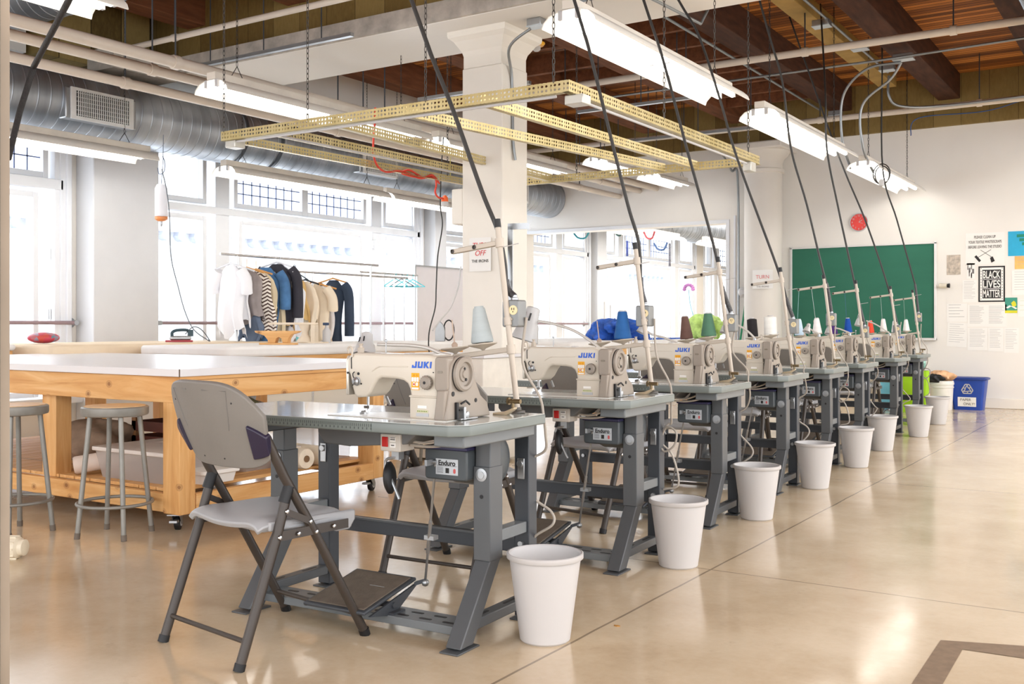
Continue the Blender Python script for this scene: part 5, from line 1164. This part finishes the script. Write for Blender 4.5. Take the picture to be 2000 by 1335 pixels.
put(-7.5, 18.2, 2.62, 'fluorescent fixture seen through the wall opening, right one')
for q_ in [F1]+list(F1.children): bpy.data.objects.remove(q_)
# rectangular area light, used for the window daylight and the added fills
def area(x, y, z, w, l, e, col=(1,.95,.86)):
    d = bpy.data.lights.new('area_light', 'AREA'); d.shape = 'RECTANGLE'; d.size = w; d.size_y = l; d.energy = e; d.color = col
    o = bpy.data.objects.new('area_light', d); COL.objects.link(o); o.location = (x, y, z); return o
t = thing('cable_coil', 'dark cable coil with a plug hanging from the farthest right-hand fixture', 'cable', at_z(1722, 336, 2.72)); 
MB().tube([(.09*math.cos(k*PI/10), 0, -.02+.11*math.sin(k*PI/10)) for k in range(20)], .007, 6, closed=True).tube([(.075*math.cos(k*PI/10), .02, -.03+.10*math.sin(k*PI/10)) for k in range(20)], .007, 6, closed=True).build('coiled_cable', cord_k, t, smooth=60)
MB().lathe([(0, -.16), (.03, -.15), (.03, -.10), (.02, -.08), (0, -.08)], n=12, caps=False).build('plug', white_pl, t, smooth=40)
# ================================================================== GOLD SLOTTED FRAME
FZ = 2.40
fr = thing('slotted_frame', 'hanging rectangular frame of gold slotted angle steel', 'frame', (-4.3, 6.5, FZ))
fo = Vector((-4.3, 6.5, FZ))
def angle(p0, p1, face, nm='slotted_member', flange=1):
    p0, p1 = Vector(p0)-fo, Vector(p1)-fo; d = p1-p0; L = d.length
    m = MB(); m.box(0, L, -.001, .001, -.032, .034); m.box(0, L, 0, .040*flange, -.034, -.031)
    o = m.build(nm, slot_m, fr); o.location = p0; o.rotation_euler = (0, 0, math.atan2(d.y, d.x)); return o
xa, xb, ya_, yb_ = -5.75, -2.88, 5.02, 8.16
angle((xa, ya_, FZ), (xb, ya_, FZ), 1)
angle((xb, ya_, FZ), (xb, yb_, FZ), 1)
angle((xa, yb_, FZ), (xb, yb_, FZ), 1)
angle((xa, ya_, FZ), (xa+.1, yb_-.2, FZ), 1, flange=-1)
angle((-5.28, ya_+.02, FZ+.005), (-5.25, yb_, FZ+.005), 1)
angle((-4.72, ya_+.02, FZ+.01), (-4.86, yb_, FZ+.01), 1)
angle((-4.12, ya_+.02, FZ+.01), (-3.72, yb_, FZ+.01), 1)
angle((-3.50, ya_+.02, FZ+.005), (-3.42, yb_, FZ+.005), 1)
for x, y in ((xb-.1, ya_), (-3.9, ya_), (-4.9, ya_), (xa+.03, ya_), (xb, 6.3), (xb, 7.9), (-4.6, yb_), (xa+.1, 7.6)):
    m = MB(); a = Vector((x, y, FZ+.03))-fo; n = int((CZ-FZ-.03)/.034)
    for k in range(n):
        c = a+Vector((0,0,.017+k*.034)); w = .0085; q = (1,0) if k % 2 else (0,1)
        m.tube([c+Vector((q[0]*w*math.cos(s), q[1]*w*math.cos(s), .0215*math.sin(s))) for s in [i*PI/4 for i in range(8)]], .0028, 4, closed=True)
    m.build('hanging_chain', M('dull_chain', (0,0,0)), fr)
MB(fo).tube([(xa+.05, ya_+.03, FZ-.045), (xb-.1, ya_+.03, FZ-.045)], .009, 8).build('conduit_under_frame', white_pl, fr, smooth=40)
MB(fo).tube([(xb-.03, ya_+.1, FZ-.05), (xb-.03, yb_-.1, FZ-.05)], .009, 8).build('conduit_under_frame', white_pl, fr, smooth=40)
MB(fo).tube([(-5.24, ya_+.1, FZ-.035), (-5.22, yb_-.1, FZ-.035)], .008, 8).build('conduit_under_frame', white_pl, fr, smooth=40)
for x, y, s in ((xb-.01, ya_+.12, (.12,.1,.05)), (xa+.08, ya_+.06, (.1,.1,.045)), (xb-.03, yb_-.15, (.07,.12,.07)), (xa+.14, yb_-.22, (.12,.1,.05))):
    MB(fo).box(x-s[0]/2, x+s[0]/2, y-s[1]/2, y+s[1]/2, FZ-.04-s[2], FZ-.035).build('frame_box', M('silver_box', srgb(206,204,196), .35, metal=.4), fr, bevel=.006)
pp = lambda x, y: at_X(x, y, -5.66)
pipe('orange_cord', 'tangled orange-red extension cord tied along the gold frame', [pp(*q) for q in ((733,210),(732,240),(729,290),(735,320),(752,335),(780,334),(800,340),(820,348),(840,345),(850,350),(858,358),(845,342),(830,346),(808,345),(785,338),(800,332),(825,346),(848,345),(852,360),(850,375),(856,385),(868,388))], .009, red_cord, 'cord', sm=1)
t = thing('cord_plug', 'orange and white plug hanging under the gold frame', 'plug', pp(869, 392)); MB().lathe([(.0, -.05), (.035, -.05), (.035, -.01), (.02, .0), (0, .0)], n=16, caps=False).build('plug_body', white_pl, t, smooth=40); MB().lathe([(.033, -.01), (.028, .03), (.012, .05), (0, .05)], n=16, caps=False).build('plug_boot', M('orange_boot', srgb(240,110,60), .4), t, smooth=40)
t = thing('wall_speaker', 'white box fixed on the left face of the square column', 'box', (-5.12, 7.1, 2.05)); MB().box(-.05, .07, -.09, .09, -.15, .15).build('box_body', wall_c, t, bevel=.012)
# black rope at the near left
pipe('hanging_rope', 'thick black braided rope crossing the upper left corner', [(-1.62+.0, 1.42, 2.30), Vector((0,0,0))+at_z(66, 130, 1.98), at_z(38, 220, 1.80), at_z(16, 310, 1.62)], .0105, rope_m, 'rope')
# ================================================================== BACK WALL
YB = BY
def onwall(x, y): return at_Y(x, y, BY)
a, b = onwall(1548, 483), onwall(1825, 661); bx0, bx1, bz0, bz1 = a.x, b.x, .88, 2.10
cb_ = thing('chalkboard', 'large clean green chalkboard with a pale aluminium frame', 'chalkboard', ((bx0+bx1)/2, YB, (bz0+bz1)/2)); o = Vector(cb_.location)
MB(o).box(bx0, bx1, YB-.012, YB, bz0, bz1).build('writing_surface', green_m, cb_)
m = MB(o); w = .03
m.box(bx0-w, bx0, YB-.03, YB, bz0-w, bz1+w).box(bx1, bx1+w, YB-.03, YB, bz0-w, bz1+w).box(bx0-w, bx1+w, YB-.03, YB, bz1, bz1+w*.6)
m.build('board_frame', alu_m, cb_, bevel=.003)
MB(o).box(bx0-w, bx1+w, YB-.10, YB, bz0-.03, bz0).build('chalk_tray', alu_m, cb_, bevel=.004)
c_ = onwall(1678, 434); t = thing('wall_clock', 'round red wall clock with a white rim', 'clock', (c_.x, YB, c_.z)); R0 = .122
MB().lathe([(0, .01), (R0-.01, .01), (R0-.008, .03), (R0, .03), (R0+.004, .0)], (0,0,0), (0,-1,0), 40, caps=False).build('clock_rim', white_pl, t, smooth=35)
MB().lathe([(0, .014), (R0-.012, .014)], (0,0,0), (0,-1,0), 40, caps=False).build('clock_face', M('clock_red', srgb(232,72,66), .4), t)
for k in range(1, 13):
    a_ = PI/2-k*PI/6; text('clock_numeral', str(k), .034, white_pl, t, (.088*math.cos(a_), -.016, .088*math.sin(a_)))
MB().bar((0,-.019,0), (.045,-.019,.03), .006, .002, up=(0,-1,0)).bar((0,-.020,0), (.052,-.020,-.018), .004, .002, up=(0,-1,0)).bar((0,-.021,0), (.03,-.021,.066), .002, .002, up=(0,-1,0)).build('clock_hands', white_pl, t)
def sheet(px0, py0, px1, py1, lab, mt=None, name='paper_sheet', cat='paper', rot=0, lines=0, cols=1, group=None, curl=0, lm=None):
    a, b = onwall(px0, py0), onwall(px1, py1); w, h = (b.x-a.x)/2, (a.z-b.z)/2
    t = thing(name, lab, cat, ((a.x+b.x)/2, YB, (a.z+b.z)/2), rot=(0, rot, 0), group=group)
    MB().box(-w, w, -.003, 0, -h, h).build('sheet', mt or paper_m, t)
    if lines:
        g = MB(); rnd = random.Random(int(px0+py0))
        for c in range(cols):
            cx = -w+2*w*c/cols
            for k in range(lines):
                z = h*.86-2*h*.82*k/lines; q = cx+2*w/cols*rnd.uniform(.6, .9); g.box(cx+2*w/cols*.1, q, -.0036, -.0031, z, z+.0035)
        g.build('printed_lines', lm or M('pale_grey_print', srgb(176,174,174), .8), t)
    return t, w, h
t, w, h = sheet(1886, 456, 1962, 515, 'white notice with capitals and crossed broom and brush', name='wall_notice')
for k, s in enumerate(('PLEASE CLEAN UP', 'YOUR TEXTILE WASTE/SCRAPS', 'BEFORE LEAVING THE STUDIO')): text('notice_text', s, .042, M('grey_ink', srgb(120,116,114), .7), t, (0, -.0045, h*.74-k*.062), bold=.0006, fit=(w*(1.1 if k == 0 else 1.7), .036))
bm_ = MB(); bm_.bar((-.05,-.004,h*.72-.16), (.08,-.004,-h*.9+.07), .005, .002, up=(0,-1,0)).bar((.07,-.004,h*.72-.16), (-.08,-.004,-h*.9+.07), .005, .002, up=(0,-1,0)).bar((-.11,-.0045,-h*.9+.09), (-.055,-.0045,-h*.9+.02), .03, .002, up=(0,-1,0)).prism([(.06, -h*.9+.06), (.09, -h*.9+.08), (.115, -h*.9+.02), (.075, -h*.9+.0)], 'y', -.006, -.004)
bm_.build('crossed_brooms', ink_m, t)
t, w, h = sheet(1911, 520, 1963, 589, 'black and white poster reading BLACK LIVES MATTER', ink_m, 'wall_poster', 'poster')
MB().box(-w*.88, w*.88, -.004, -.003, -h*.92, h*.92).build('poster_border', paper_m, t); MB().box(-w*.70, w*.70, -.005, -.004, -h*.80, h*.80).build('poster_field', ink_m, t)
for k, s in enumerate(('BLACK', 'LIVES', 'MATTER')):
    text('poster_lettering', s, .175, paper_m, t, (0, -.0055, h*.53-k*h*.53), bold=.003, fit=(w*1.30, h*.42))
for k in range(2): MB().box(-w*.66, w*.66, -.0065, -.0055, h*.255-k*h*.53, h*.285-k*h*.53).build('poster_rule', paper_m, t)
g = MB()
for k in range(12): z = -h*.85+k*h*.155; g.box(-w*.82, -w*.77, -.0046, -.004, z, z+.01).box(w*.77, w*.82, -.0046, -.004, z, z+.01)
g.build('border_marks', ink_m, t)
t, w, h = sheet(1969, 452, 2060, 497, 'bright blue poster with green block lettering at the right edge', M('poster_cyan', srgb(36,170,214), .5), 'wall_poster', 'poster')
for k, s in enumerate(('WORKSHOP', 'SCHEDULE', 'OPEN')): MB().box(-w*.62+k*.03, w*.1, -.0045, -.003, h*.5-k*h*.33, h*.74-k*h*.33).build('green_lettering_block', M('poster_green', srgb(20,136,110), .5), t)
sheet(1982, 500, 2030, 524, 'orange and yellow graphic sheet under the blue poster', M('poster_orange', srgb(246,190,110), .6, var=.15, vs=9), 'wall_poster', 'poster', lines=3)
t, w, h = sheet(1963, 581, 1987, 611, 'small green and yellow flyer with a yellow figure', M('flyer_green', srgb(60,150,130), .5), 'wall_flyer', 'poster')
MB().box(-w, w, -.0042, -.003, -h, -h*.66).prism([(.0, h*.3), (.03, h*.6), (.05, h*.4), (.06, -.0), (.02, -.03)], 'y', -.0042, -.003).build('yellow_shape', M('flyer_yellow', srgb(220,214,40), .5), t)
MB().prism([(-.06, -h*.3), (-.02, .0), (.04, -.02), (.07, -h*.4), (.05, -h*.5), (0, -h*.15), (-.04, -h*.4)], 'y', -.0045, -.003).build('white_shape', paper_m, t)
t, w, h = sheet(1849, 498, 1876, 536, 'sepia photo print of figures pinned left of the notices', M('sepia_print', srgb(190,178,164), .7, var=.35, vs=24), 'photo_print', 'picture')
t, w, h = sheet(1888, 514, 1904, 544, 'narrow paper with small ink figure sketches', lines=0)
g = MB(); rnd = random.Random(3)
for k in range(9): x, z = rnd.uniform(-w*.7, w*.7), rnd.uniform(-h*.7, h*.7); g.box(x-.006, x+.006, -.0036, -.003, z-.03, z+.03)
g.build('ink_figures', M('soft_ink', srgb(120,116,116), .7), t)
sheet(1880, 547, 1908, 590, 'pale printed page left of the black poster', lines=12)
sheet(1849, 593, 1889, 628, 'white sheet with a dotted sketch below the sensor', lines=5, lm=M('soft_ink', (0,0,0)))
sheet(1850, 630, 1889, 677, 'loose white page hanging slightly crooked', lines=9, rot=.05)
sheet(1890, 595, 1966, 638, 'wide white double page of printed text under the black poster', lines=16, cols=2)
sheet(1890, 640, 1929, 684, 'white printed page, left of the lower row of three', lines=12)
sheet(1930, 640, 1960, 686, 'white grid form, middle of the lower row of three', lines=12)
sheet(1961, 640, 1990, 689, 'white grid form, right of the lower row of three', lines=12)
sheet(1976, 528, 2030, 575, 'pale printed page at the right edge under the orange sheet', lines=8)
sheet(1988, 585, 2030, 618, 'white page with a pale green block at the right edge', lines=3, lm=M('pale_green_block', srgb(190,208,170), .7))
t, w, h = sheet(1470, 528, 1508, 562, 'white paper sign with faint red and grey lettering on the round column', name='paper_sign', cat='sign'); t.location = Vector(t.location)+Vector((0, 0, 0)); 
p = at_Y(1489, 545, 13.42); t.location = (p.x, 13.43, p.z)
text('sign_lettering', 'TURN', .07, M('faded_red', srgb(226,130,130), .7), t, (0, -.005, .03)); text('sign_lettering', 'THE IRONS', .035, M('faded_grey', srgb(170,166,164), .7), t, (0, -.005, -.10))
# column sign
t = thing('paper_sign', 'white paper sign on the square column reading TURN OFF THE IRONS', 'sign', (at_Y(940, 497, 7).x, 6.984, at_Y(940, 497, 7).z))
MB().box(-.108, .108, -.002, 0, -.14, .14).build('sheet', paper_m, t)
rd = M('red_ink', srgb(214,64,60), .6)
text('red_lettering', 'TURN', .062, rd, t, (0, -.0035, .075), shear=.25); text('red_lettering', 'OFF', .062, rd, t, (0, -.0035, .010), shear=.25); text('black_lettering', 'THE IRONS', .034, ink_m, t, (0, -.0035, -.055))
# small wall hardware
t = thing('wall_sharpener', 'small ivory and dark sharpener fixed to the wall right of the chalkboard', 'sharpener', onwall(1846, 558)+Vector((0, -.004, 0)))
MB().lathe([(.03, 0), (.03, .09)], (-.06, -.05, 0), (1,0,0), 16).box(-.05, .03, -.04, 0, -.03, -.02).build('sharpener_body', M('ivory_metal', srgb(214,206,188), .4), t, smooth=40)
MB().lathe([(.025, 0), (.03, .03)], (.035, -.05, 0), (1,0,0), 14).build('sharpener_end', black_m, t)
t = thing('gong_bell', 'small white round alarm bell on the wall left of the round column', 'bell', at_Y(1452, 570, 14.0)); MB().lathe([(.07, 0), (.07, .03), (.04, .06), (0, .06)], (0,0,0), (0,-1,0), 24).build('bell_dome', white_pl, t, smooth=40); MB().box(-.02, .05, 0, .08, -.05, .05).build('bell_bracket', zinc_m, t)
t = thing('broom', 'broom with a green handle leaning beside the round column', 'broom', at_Y(1446, 640, 13.6)); q0, q1 = at_Y(1460, 560, 13.9), at_Y(1446, 664, 13.5); t.location = (q1.x, q1.y, 0)
lo = Vector(t.location); d_ = (q1-q0).normalized(); q2 = q1+d_*((q1.z-.12)/-d_.z)
q2 = q1+(q1-q0)*((q1.z-.15)/(q0.z-q1.z)); t.location = (q2.x, q2.y, 0); lo = Vector(t.location)
qm = q0.lerp(q1, .35)
MB(lo).cyl(qm, q2, .014, n=10).build('green_handle', M('broom_green', srgb(30,130,90), .4), t, smooth=40); MB(lo).cyl(q0, qm, .014, n=10).build('white_handle', white_pl, t, smooth=40)
MB(lo).box(q2.x-.12, q2.x+.12, q2.y-.03, q2.y+.03, .0, .15).build('bristle_head', M('bristle_grey', srgb(120,120,124), .8), t, bevel=.01)
# ================================================================== FLOOR THINGS AT THE BACK
a = at_z(1890, 800); RB = thing('recycling_bin', 'blue paper recycling bin with the white arrows symbol', 'bin', (a.x, 13.78, 0))
w0, w1, d0, d1, H_ = .165, .205, .12, .15, .40
m = MB(); r0 = [(x, y, 0) for x, y in rrect(-w0, w0, -d0, d0, .03, 3)]; r1 = [(x, y, H_) for x, y in rrect(-w1, w1, -d1, d1, .03, 3)]; n = len(r0)
ri = [(x*.93, y*.9, H_) for x, y, z in r1]; rj = [(x*.93, y*.9, .02) for x, y, z in r0]
m._add(r0+r1+ri+rj, [tuple(range(n-1, -1, -1))]+[(i, (i+1) % n, n+(i+1) % n, n+i) for i in range(n)]+[(n+i, n+(i+1) % n, 2*n+(i+1) % n, 2*n+i) for i in range(n)]+[(2*n+i, 2*n+(i+1) % n, 3*n+(i+1) % n, 3*n+i) for i in range(n)]+[tuple(range(3*n, 4*n))])
m.build('bin_body', M('recycling_blue', srgb(24,66,160), .4), RB, smooth=50)
m = MB(); m.prism(rrect(-w1-.018, w1+.018, -d1-.018, d1+.018, .035, 3), 'z', H_-.03, H_-.005)
ro_ = m.build('rim_lip', M('recycling_blue_rim', srgb(18,52,130), .4), RB, bevel=.005)
tilt = math.atan2(d1-d0, H_)
fy = lambda z: -(d0+(d1-d0)*z/H_)-.002
lb = MB().box(-.11, .10, -.001, .001, -.058, .058).build('paper_label', paper_m, RB); lb.location = (0, fy(.10), .10); lb.rotation_euler = (tilt, 0, 0)
text('label_writing', 'PAPER', .045, M('pencil_grey', srgb(110,106,106), .7), lb, (-.02, -.003, .026)); text('label_writing', 'ONLY!', .045, M('pencil_grey', (0,0,0)), lb, (.02, -.003, -.026))
sy = bpy.data.objects.new('recycling_symbol', None); COL.objects.link(sy); sy.parent = RB; sy.location = (0, fy(.255), .255); sy.rotation_euler = (tilt, 0, 0)
def chase(k):
    """one folded arrow of the three, drawn in outline"""
    a = k*2*PI/3; ca, sa = math.cos(a), math.sin(a); R = lambda x, z: (x*ca-z*sa, x*sa+z*ca)
    m = MB(); wd = .0055
    def poly(pts):
        for i in range(len(pts)):
            p, q = R(*pts[i]), R(*pts[(i+1) % len(pts)]); m.bar((p[0], 0, p[1]), (q[0], 0, q[1]), wd*2, .002, up=(0,-1,0))
    poly([(-.048, .018), (-.022, .062), (.004, .062), (-.022, .012)]); poly([(.008, .062), (.022, .062), (.044, .026), (.014, .016), (.0, .044)])
    return m.build('chasing_arrow', white_pl, sy)
for k in range(3): chase(k)
ms = M('white_bucket_plastic', srgb(228,224,218), .45)
p = at_z(1836, 800); t = thing('bucket', 'white plastic bucket with ribs behind the farthest waste bin', 'bucket', (p.x, 13.55, 0))
MB().lathe([(0, 0), (.125, 0), (.13, .01), (.142, .27), (.15, .275), (.15, .285), (.143, .29), (.145, .31), (.152, .315), (.152, .33), (.145, .36), (.135, .36), (.12, .02), (0, .02)], n=36, caps=False).build('bucket_body', ms, t, smooth=35)
blob('cloth_scraps', 'heap of peach and black cloth scraps on top of the white bucket', 'fabric', (p.x, 13.55, .35), (.13,.12,.07), M('peach_scraps', srgb(226,180,140), .8, var=.3, vs=12), 12, .3, 4)
blob('plastic_bag', 'black rubbish bag bulge in front of the cloth scraps', 'bag', (p.x-.05, 13.42, .34), (.09,.05,.055), black_m, 13, .25)
t2 = blob('plastic_bag', 'white and orange printed plastic bag leaning on the bucket', 'bag', (p.x-.22, 13.45, 0), (.10,.10,.20), M('bag_white_orange', srgb(240,222,206), .5, var=.12, vs=7, bump=.6), 14, .12)
def shopbag(px, py, X_, w, h, mt, lab, y_=13.0, z0=0):
    p = at_Y(px, py, y_); t = thing('shopping_bag', lab, 'bag', (p.x, y_, z0))
    m = MB(); n = 20
    def fn(u, v):
        a = 2*PI*u; c, s = math.cos(a), math.sin(a); k = 1/max(abs(c), abs(s)); k = k*.6+.4
        return Vector((w*c*k*(1-.04*math.sin(6*v)), .09*s*k*(1+.2*math.sin(5*v+a)), h*v))
    m.grid(fn, n*2, 10, True); m.build('bag_body', mt, t, smooth=50)
    MB().tube(smoothpath([(-w*.4, 0, h), (-w*.3, 0, h+.14), (w*.3, 0, h+.14), (w*.4, 0, h)], 5), .006, 6).build('bag_handle', mt, t, smooth=50); return t
shopbag(1785, 770, 0, .17, .50, M('lime_bag', srgb(150,200,10), .6, var=.05), 'bright lime green shopping bag under the last sewing table')
shopbag(1742, 770, 0, .13, .42, M('sky_blue_bag', srgb(120,198,226), .6, var=.1), 'sky blue bag with dark shapes left of the lime green bag', 13.2)
blob('fabric_bundle', 'patterned blue, green and white cloth on top of the lime bag', 'fabric', (at_Y(1790, 712, 13).x, 13.0, .50), (.10,.08,.10), M('blue_green_print', srgb(150,200,190), .7, var=.5, vs=16), 15)
tag(MB().box(-3.75, -3.1, 13.4, 13.9, 0, .42).build('cardboard_carton', M('cream_carton', srgb(226,212,190), .7), bevel=.005), 'cream carton under the sewing tables near the back wall', 'box')
tag(MB().box(-4.9, -4.3, 12.5, 13.1, 0, .38).build('cardboard_carton', M('white_carton', srgb(236,234,230), .7), bevel=.005), 'white carton on the floor seen between the table legs of the black cone table', 'box')
tag(MB().box(-4.95, -4.35, 5.75, 6.35, .30, .72).build('white_cabinet', M('white_cabinet_paint', srgb(240,236,228), .5), bevel=.006), 'white boxy cabinet before the square column', 'cabinet') if False else None
# cupboard carcass before the column (its pale front shows right of the first machine)
t = thing('white_cabinet', 'cream-white low cabinet in front of the square column', 'cabinet', (-4.75, 6.55, 0))
MB().box(-.42, .42, -.28, .28, .02, .80).build('cabinet_body', M('white_cabinet_paint', srgb(240,234,224), .5), t, bevel=.006); MB().box(-.44, .44, -.30, .30, .80, .825).build('cabinet_top', lam_w, t, bevel=.003)
MB().box(-.002, .002, -.283, -.28, .04, .78).build('door_gap', M('seam_brown', (0,0,0)), t)
# ================================================================== NEXT ROOM
padded(-8.0, -6.2, 16.2, 19.5, .80, .04, pad_w, 'white worktable in the next room behind the wall opening')
p = at_Y(1345, 565, 17.5); t = thing('craft_flower', 'pink and purple craft flower on a pale stem in the next room', 'decoration', (p.x, 17.5, .80))
h = p.z-.80
m = MB()
for k in range(9):
    a = PI*k/8; m.lathe([(0, -.03), (.03, -.02), (.036, 0), (.03, .02), (0, .03)], (.085*math.cos(a), 0, h+.085*math.sin(a)-.0), n=10, caps=False)
m.build('petals', M('pink_purple', srgb(170,110,168), .6, var=.3, vs=14), t, smooth=60); MB().tube(smoothpath([(0,0,h), (.03,0,h*.7), (.10,0,h*.4), (.12,0,0)], 5), .008, 6).build('stem', M('pale_teal_stem', srgb(120,170,190), .6), t)
p = at_Y(1378, 640, 17.0); blob('potted_greenery', 'yellow-green leafy plant mass beyond the wall opening', 'plant', (p.x, 17.0, .80), (.30,.2,.22), M('yellow_green_leaves', srgb(150,176,96), .7, var=.35, vs=12, bump=.8), 21, .35, 5)
for k, (x, y, s) in enumerate(((1135, 458, .16), (1208, 452, .08), (1268, 458, .10), (1290, 480, .12))):
    p = at_Y(x, y, 15.6); pts = [p+Vector((-s, 0, .05)), p+Vector((-s*.4, 0, -.05)), p+Vector((s*.5, 0, -.06)), p+Vector((s, 0, .05))]
    pipe('bead_garland', ['teal bead garland hanging at the left of the wall opening', 'dark green bead cluster near the top of the wall opening', 'red and white bead garland hanging inside the wall opening', 'blue bead garland drooping inside the wall opening'][k], pts, .016, M('bead_%d' % k, srgb(*((60,150,160),(60,90,80),(190,80,90),(80,110,160))[k]), .5, var=.5, vs=60), 'garland', sm=1)
for k, (x, y0_, y1_) in enumerate(((1225, 470, 500), (1308, 475, 520))):
    a, b = at_Y(x, y0_, 15.8), at_Y(x, y1_, 15.8)
    pipe('bead_string', ['dark blue bead string hanging left in the wall opening', 'grey bead string hanging right in the wall opening'][k], [a, b], .02, M('bead_string_%d' % k, srgb(*((60,74,140),(130,130,140))[k]), .5, var=.6, vs=50), 'garland')
t = thing('trestle_stand', 'white tall thin stand poles in the next room', 'stand', (at_Y(1180, 600, 16).x, 16, 0)); MB().cyl((0,0,0), (0,0,1.45), .012, n=8).cyl((.12,0,0), (.12,0,1.4), .012, n=8).box(-.1, .2, -.05, .05, 0, .02).build('stand_poles', white_pl, t)
# ================================================================== FLOOR DETAILS
tp = M('tape_residue', srgb(132,112,92), .5, var=.15, vs=30)
q = [at_z(x, y) for x, y in ((1837,1250), (1880,1268), (2010,1287), (2010,1262))]
m = MB(); m._add([(v.x, v.y, .0015) for v in q], [(0,1,2,3)]); q2 = [at_z(x, y) for x, y in ((1837,1250), (1880,1268), (1836,1345), (1774,1345))]; m._add([(v.x, v.y, .0015) for v in q2], [(0,1,2,3)])
tag(m.build('floor_tape', tp), 'L-shaped dark tape residue on the floor at the bottom right', 'tape mark')
p = at_z(1205, 1222); o = MB().prism([(-.012, 0), (0, .006), (.012, .001), (.004, -.006), (-.006, -.005)], 'z', 0, .003).build('leaf_scrap', M('dry_leaf', srgb(170,120,50), .7)); o.location = p; tag(o, 'tiny dry leaf scrap on the bare floor', 'scrap')
p = at_z(28, 1090); t = thing('pipe_fitting', 'cream plastic pipe fitting on the floor at the left edge', 'fitting', (p.x, p.y, .0), .5)
MB().lathe([(.03, -.10), (.034, -.04), (.048, -.03), (.048, .02), (.036, .03), (.036, .05), (.02, .055)], (0, 0, .05), (1,0,0), 24).build('fitting_body', M('ivory_pvc', srgb(228,218,196), .4), t, smooth=35)
m = MB()
for k in range(10): a = 2*PI*k/10; m.box(-.028, .018, .049*math.cos(a)-.004, .049*math.cos(a)+.004, .05+.049*math.sin(a)-.004, .05+.049*math.sin(a)+.004)
m.build('grip_ribs', M('ivory_pvc', (0,0,0)), t)
# ================================================================== LIGHT
w = bpy.data.worlds.new('daylight'); sc.world = w; w.use_nodes = True; bg = w.node_tree.nodes['Background']
bg.inputs['Color'].default_value = (.95, .97, 1.0, 1); bg.inputs['Strength'].default_value = WORLD
for y0_, y1_, e in ((3.2, 5.9, 1), (6.95, 11.4, 1), (12.0, 16.3, 1), (17, 21.2, 1)):      # daylight at the windows
    o = area(WX-.9, (y0_+y1_)/2, 1.7, y1_-y0_, 2.6, WIN*(y1_-y0_)/4.4, (.88, .94, 1.0)); o.rotation_euler = (PI/2, 0, -PI/2); o.name = 'window_daylight'; o.data.name = 'window_daylight'
for x, y, e in ((1.6, -1.2, 110), (2.6, 5.5, 110), (1.6, 10.5, 150)):  # added warm fill lights to brighten the room; no fixtures hang here
    o = area(x, y, 3.8, 2.4, 2.4, e*ROOM, (1, .95, .88)); o.name = 'room_fill'; o.data.name = 'room_fill'
o = area(-6.6, 18.5, 3.4, 4, 7, 130, (1, .98, .96)); o.name = 'next_room_fill'  # added fill that brightens the next room, apart from its tube fixtures
sc.view_settings.view_transform = 'Standard'; sc.view_settings.look = 'None'; sc.view_settings.exposure = EXPO; sc.view_settings.gamma = 1.0
sc.cycles.max_bounces = 7; sc.cycles.diffuse_bounces = 4; sc.cycles.glossy_bounces = 3; sc.cycles.transparent_max_bounces = 16; sc.cycles.transmission_bounces = 4
sc.cycles.caustics_reflective = False; sc.cycles.caustics_refractive = False; sc.cycles.sample_clamp_indirect = 4.0; sc.cycles.blur_glossy = 1.0
sc.cycles.use_adaptive_sampling = True; sc.cycles.adaptive_threshold = .02
try: sc.cycles.use_denoising = True
except Exception: pass
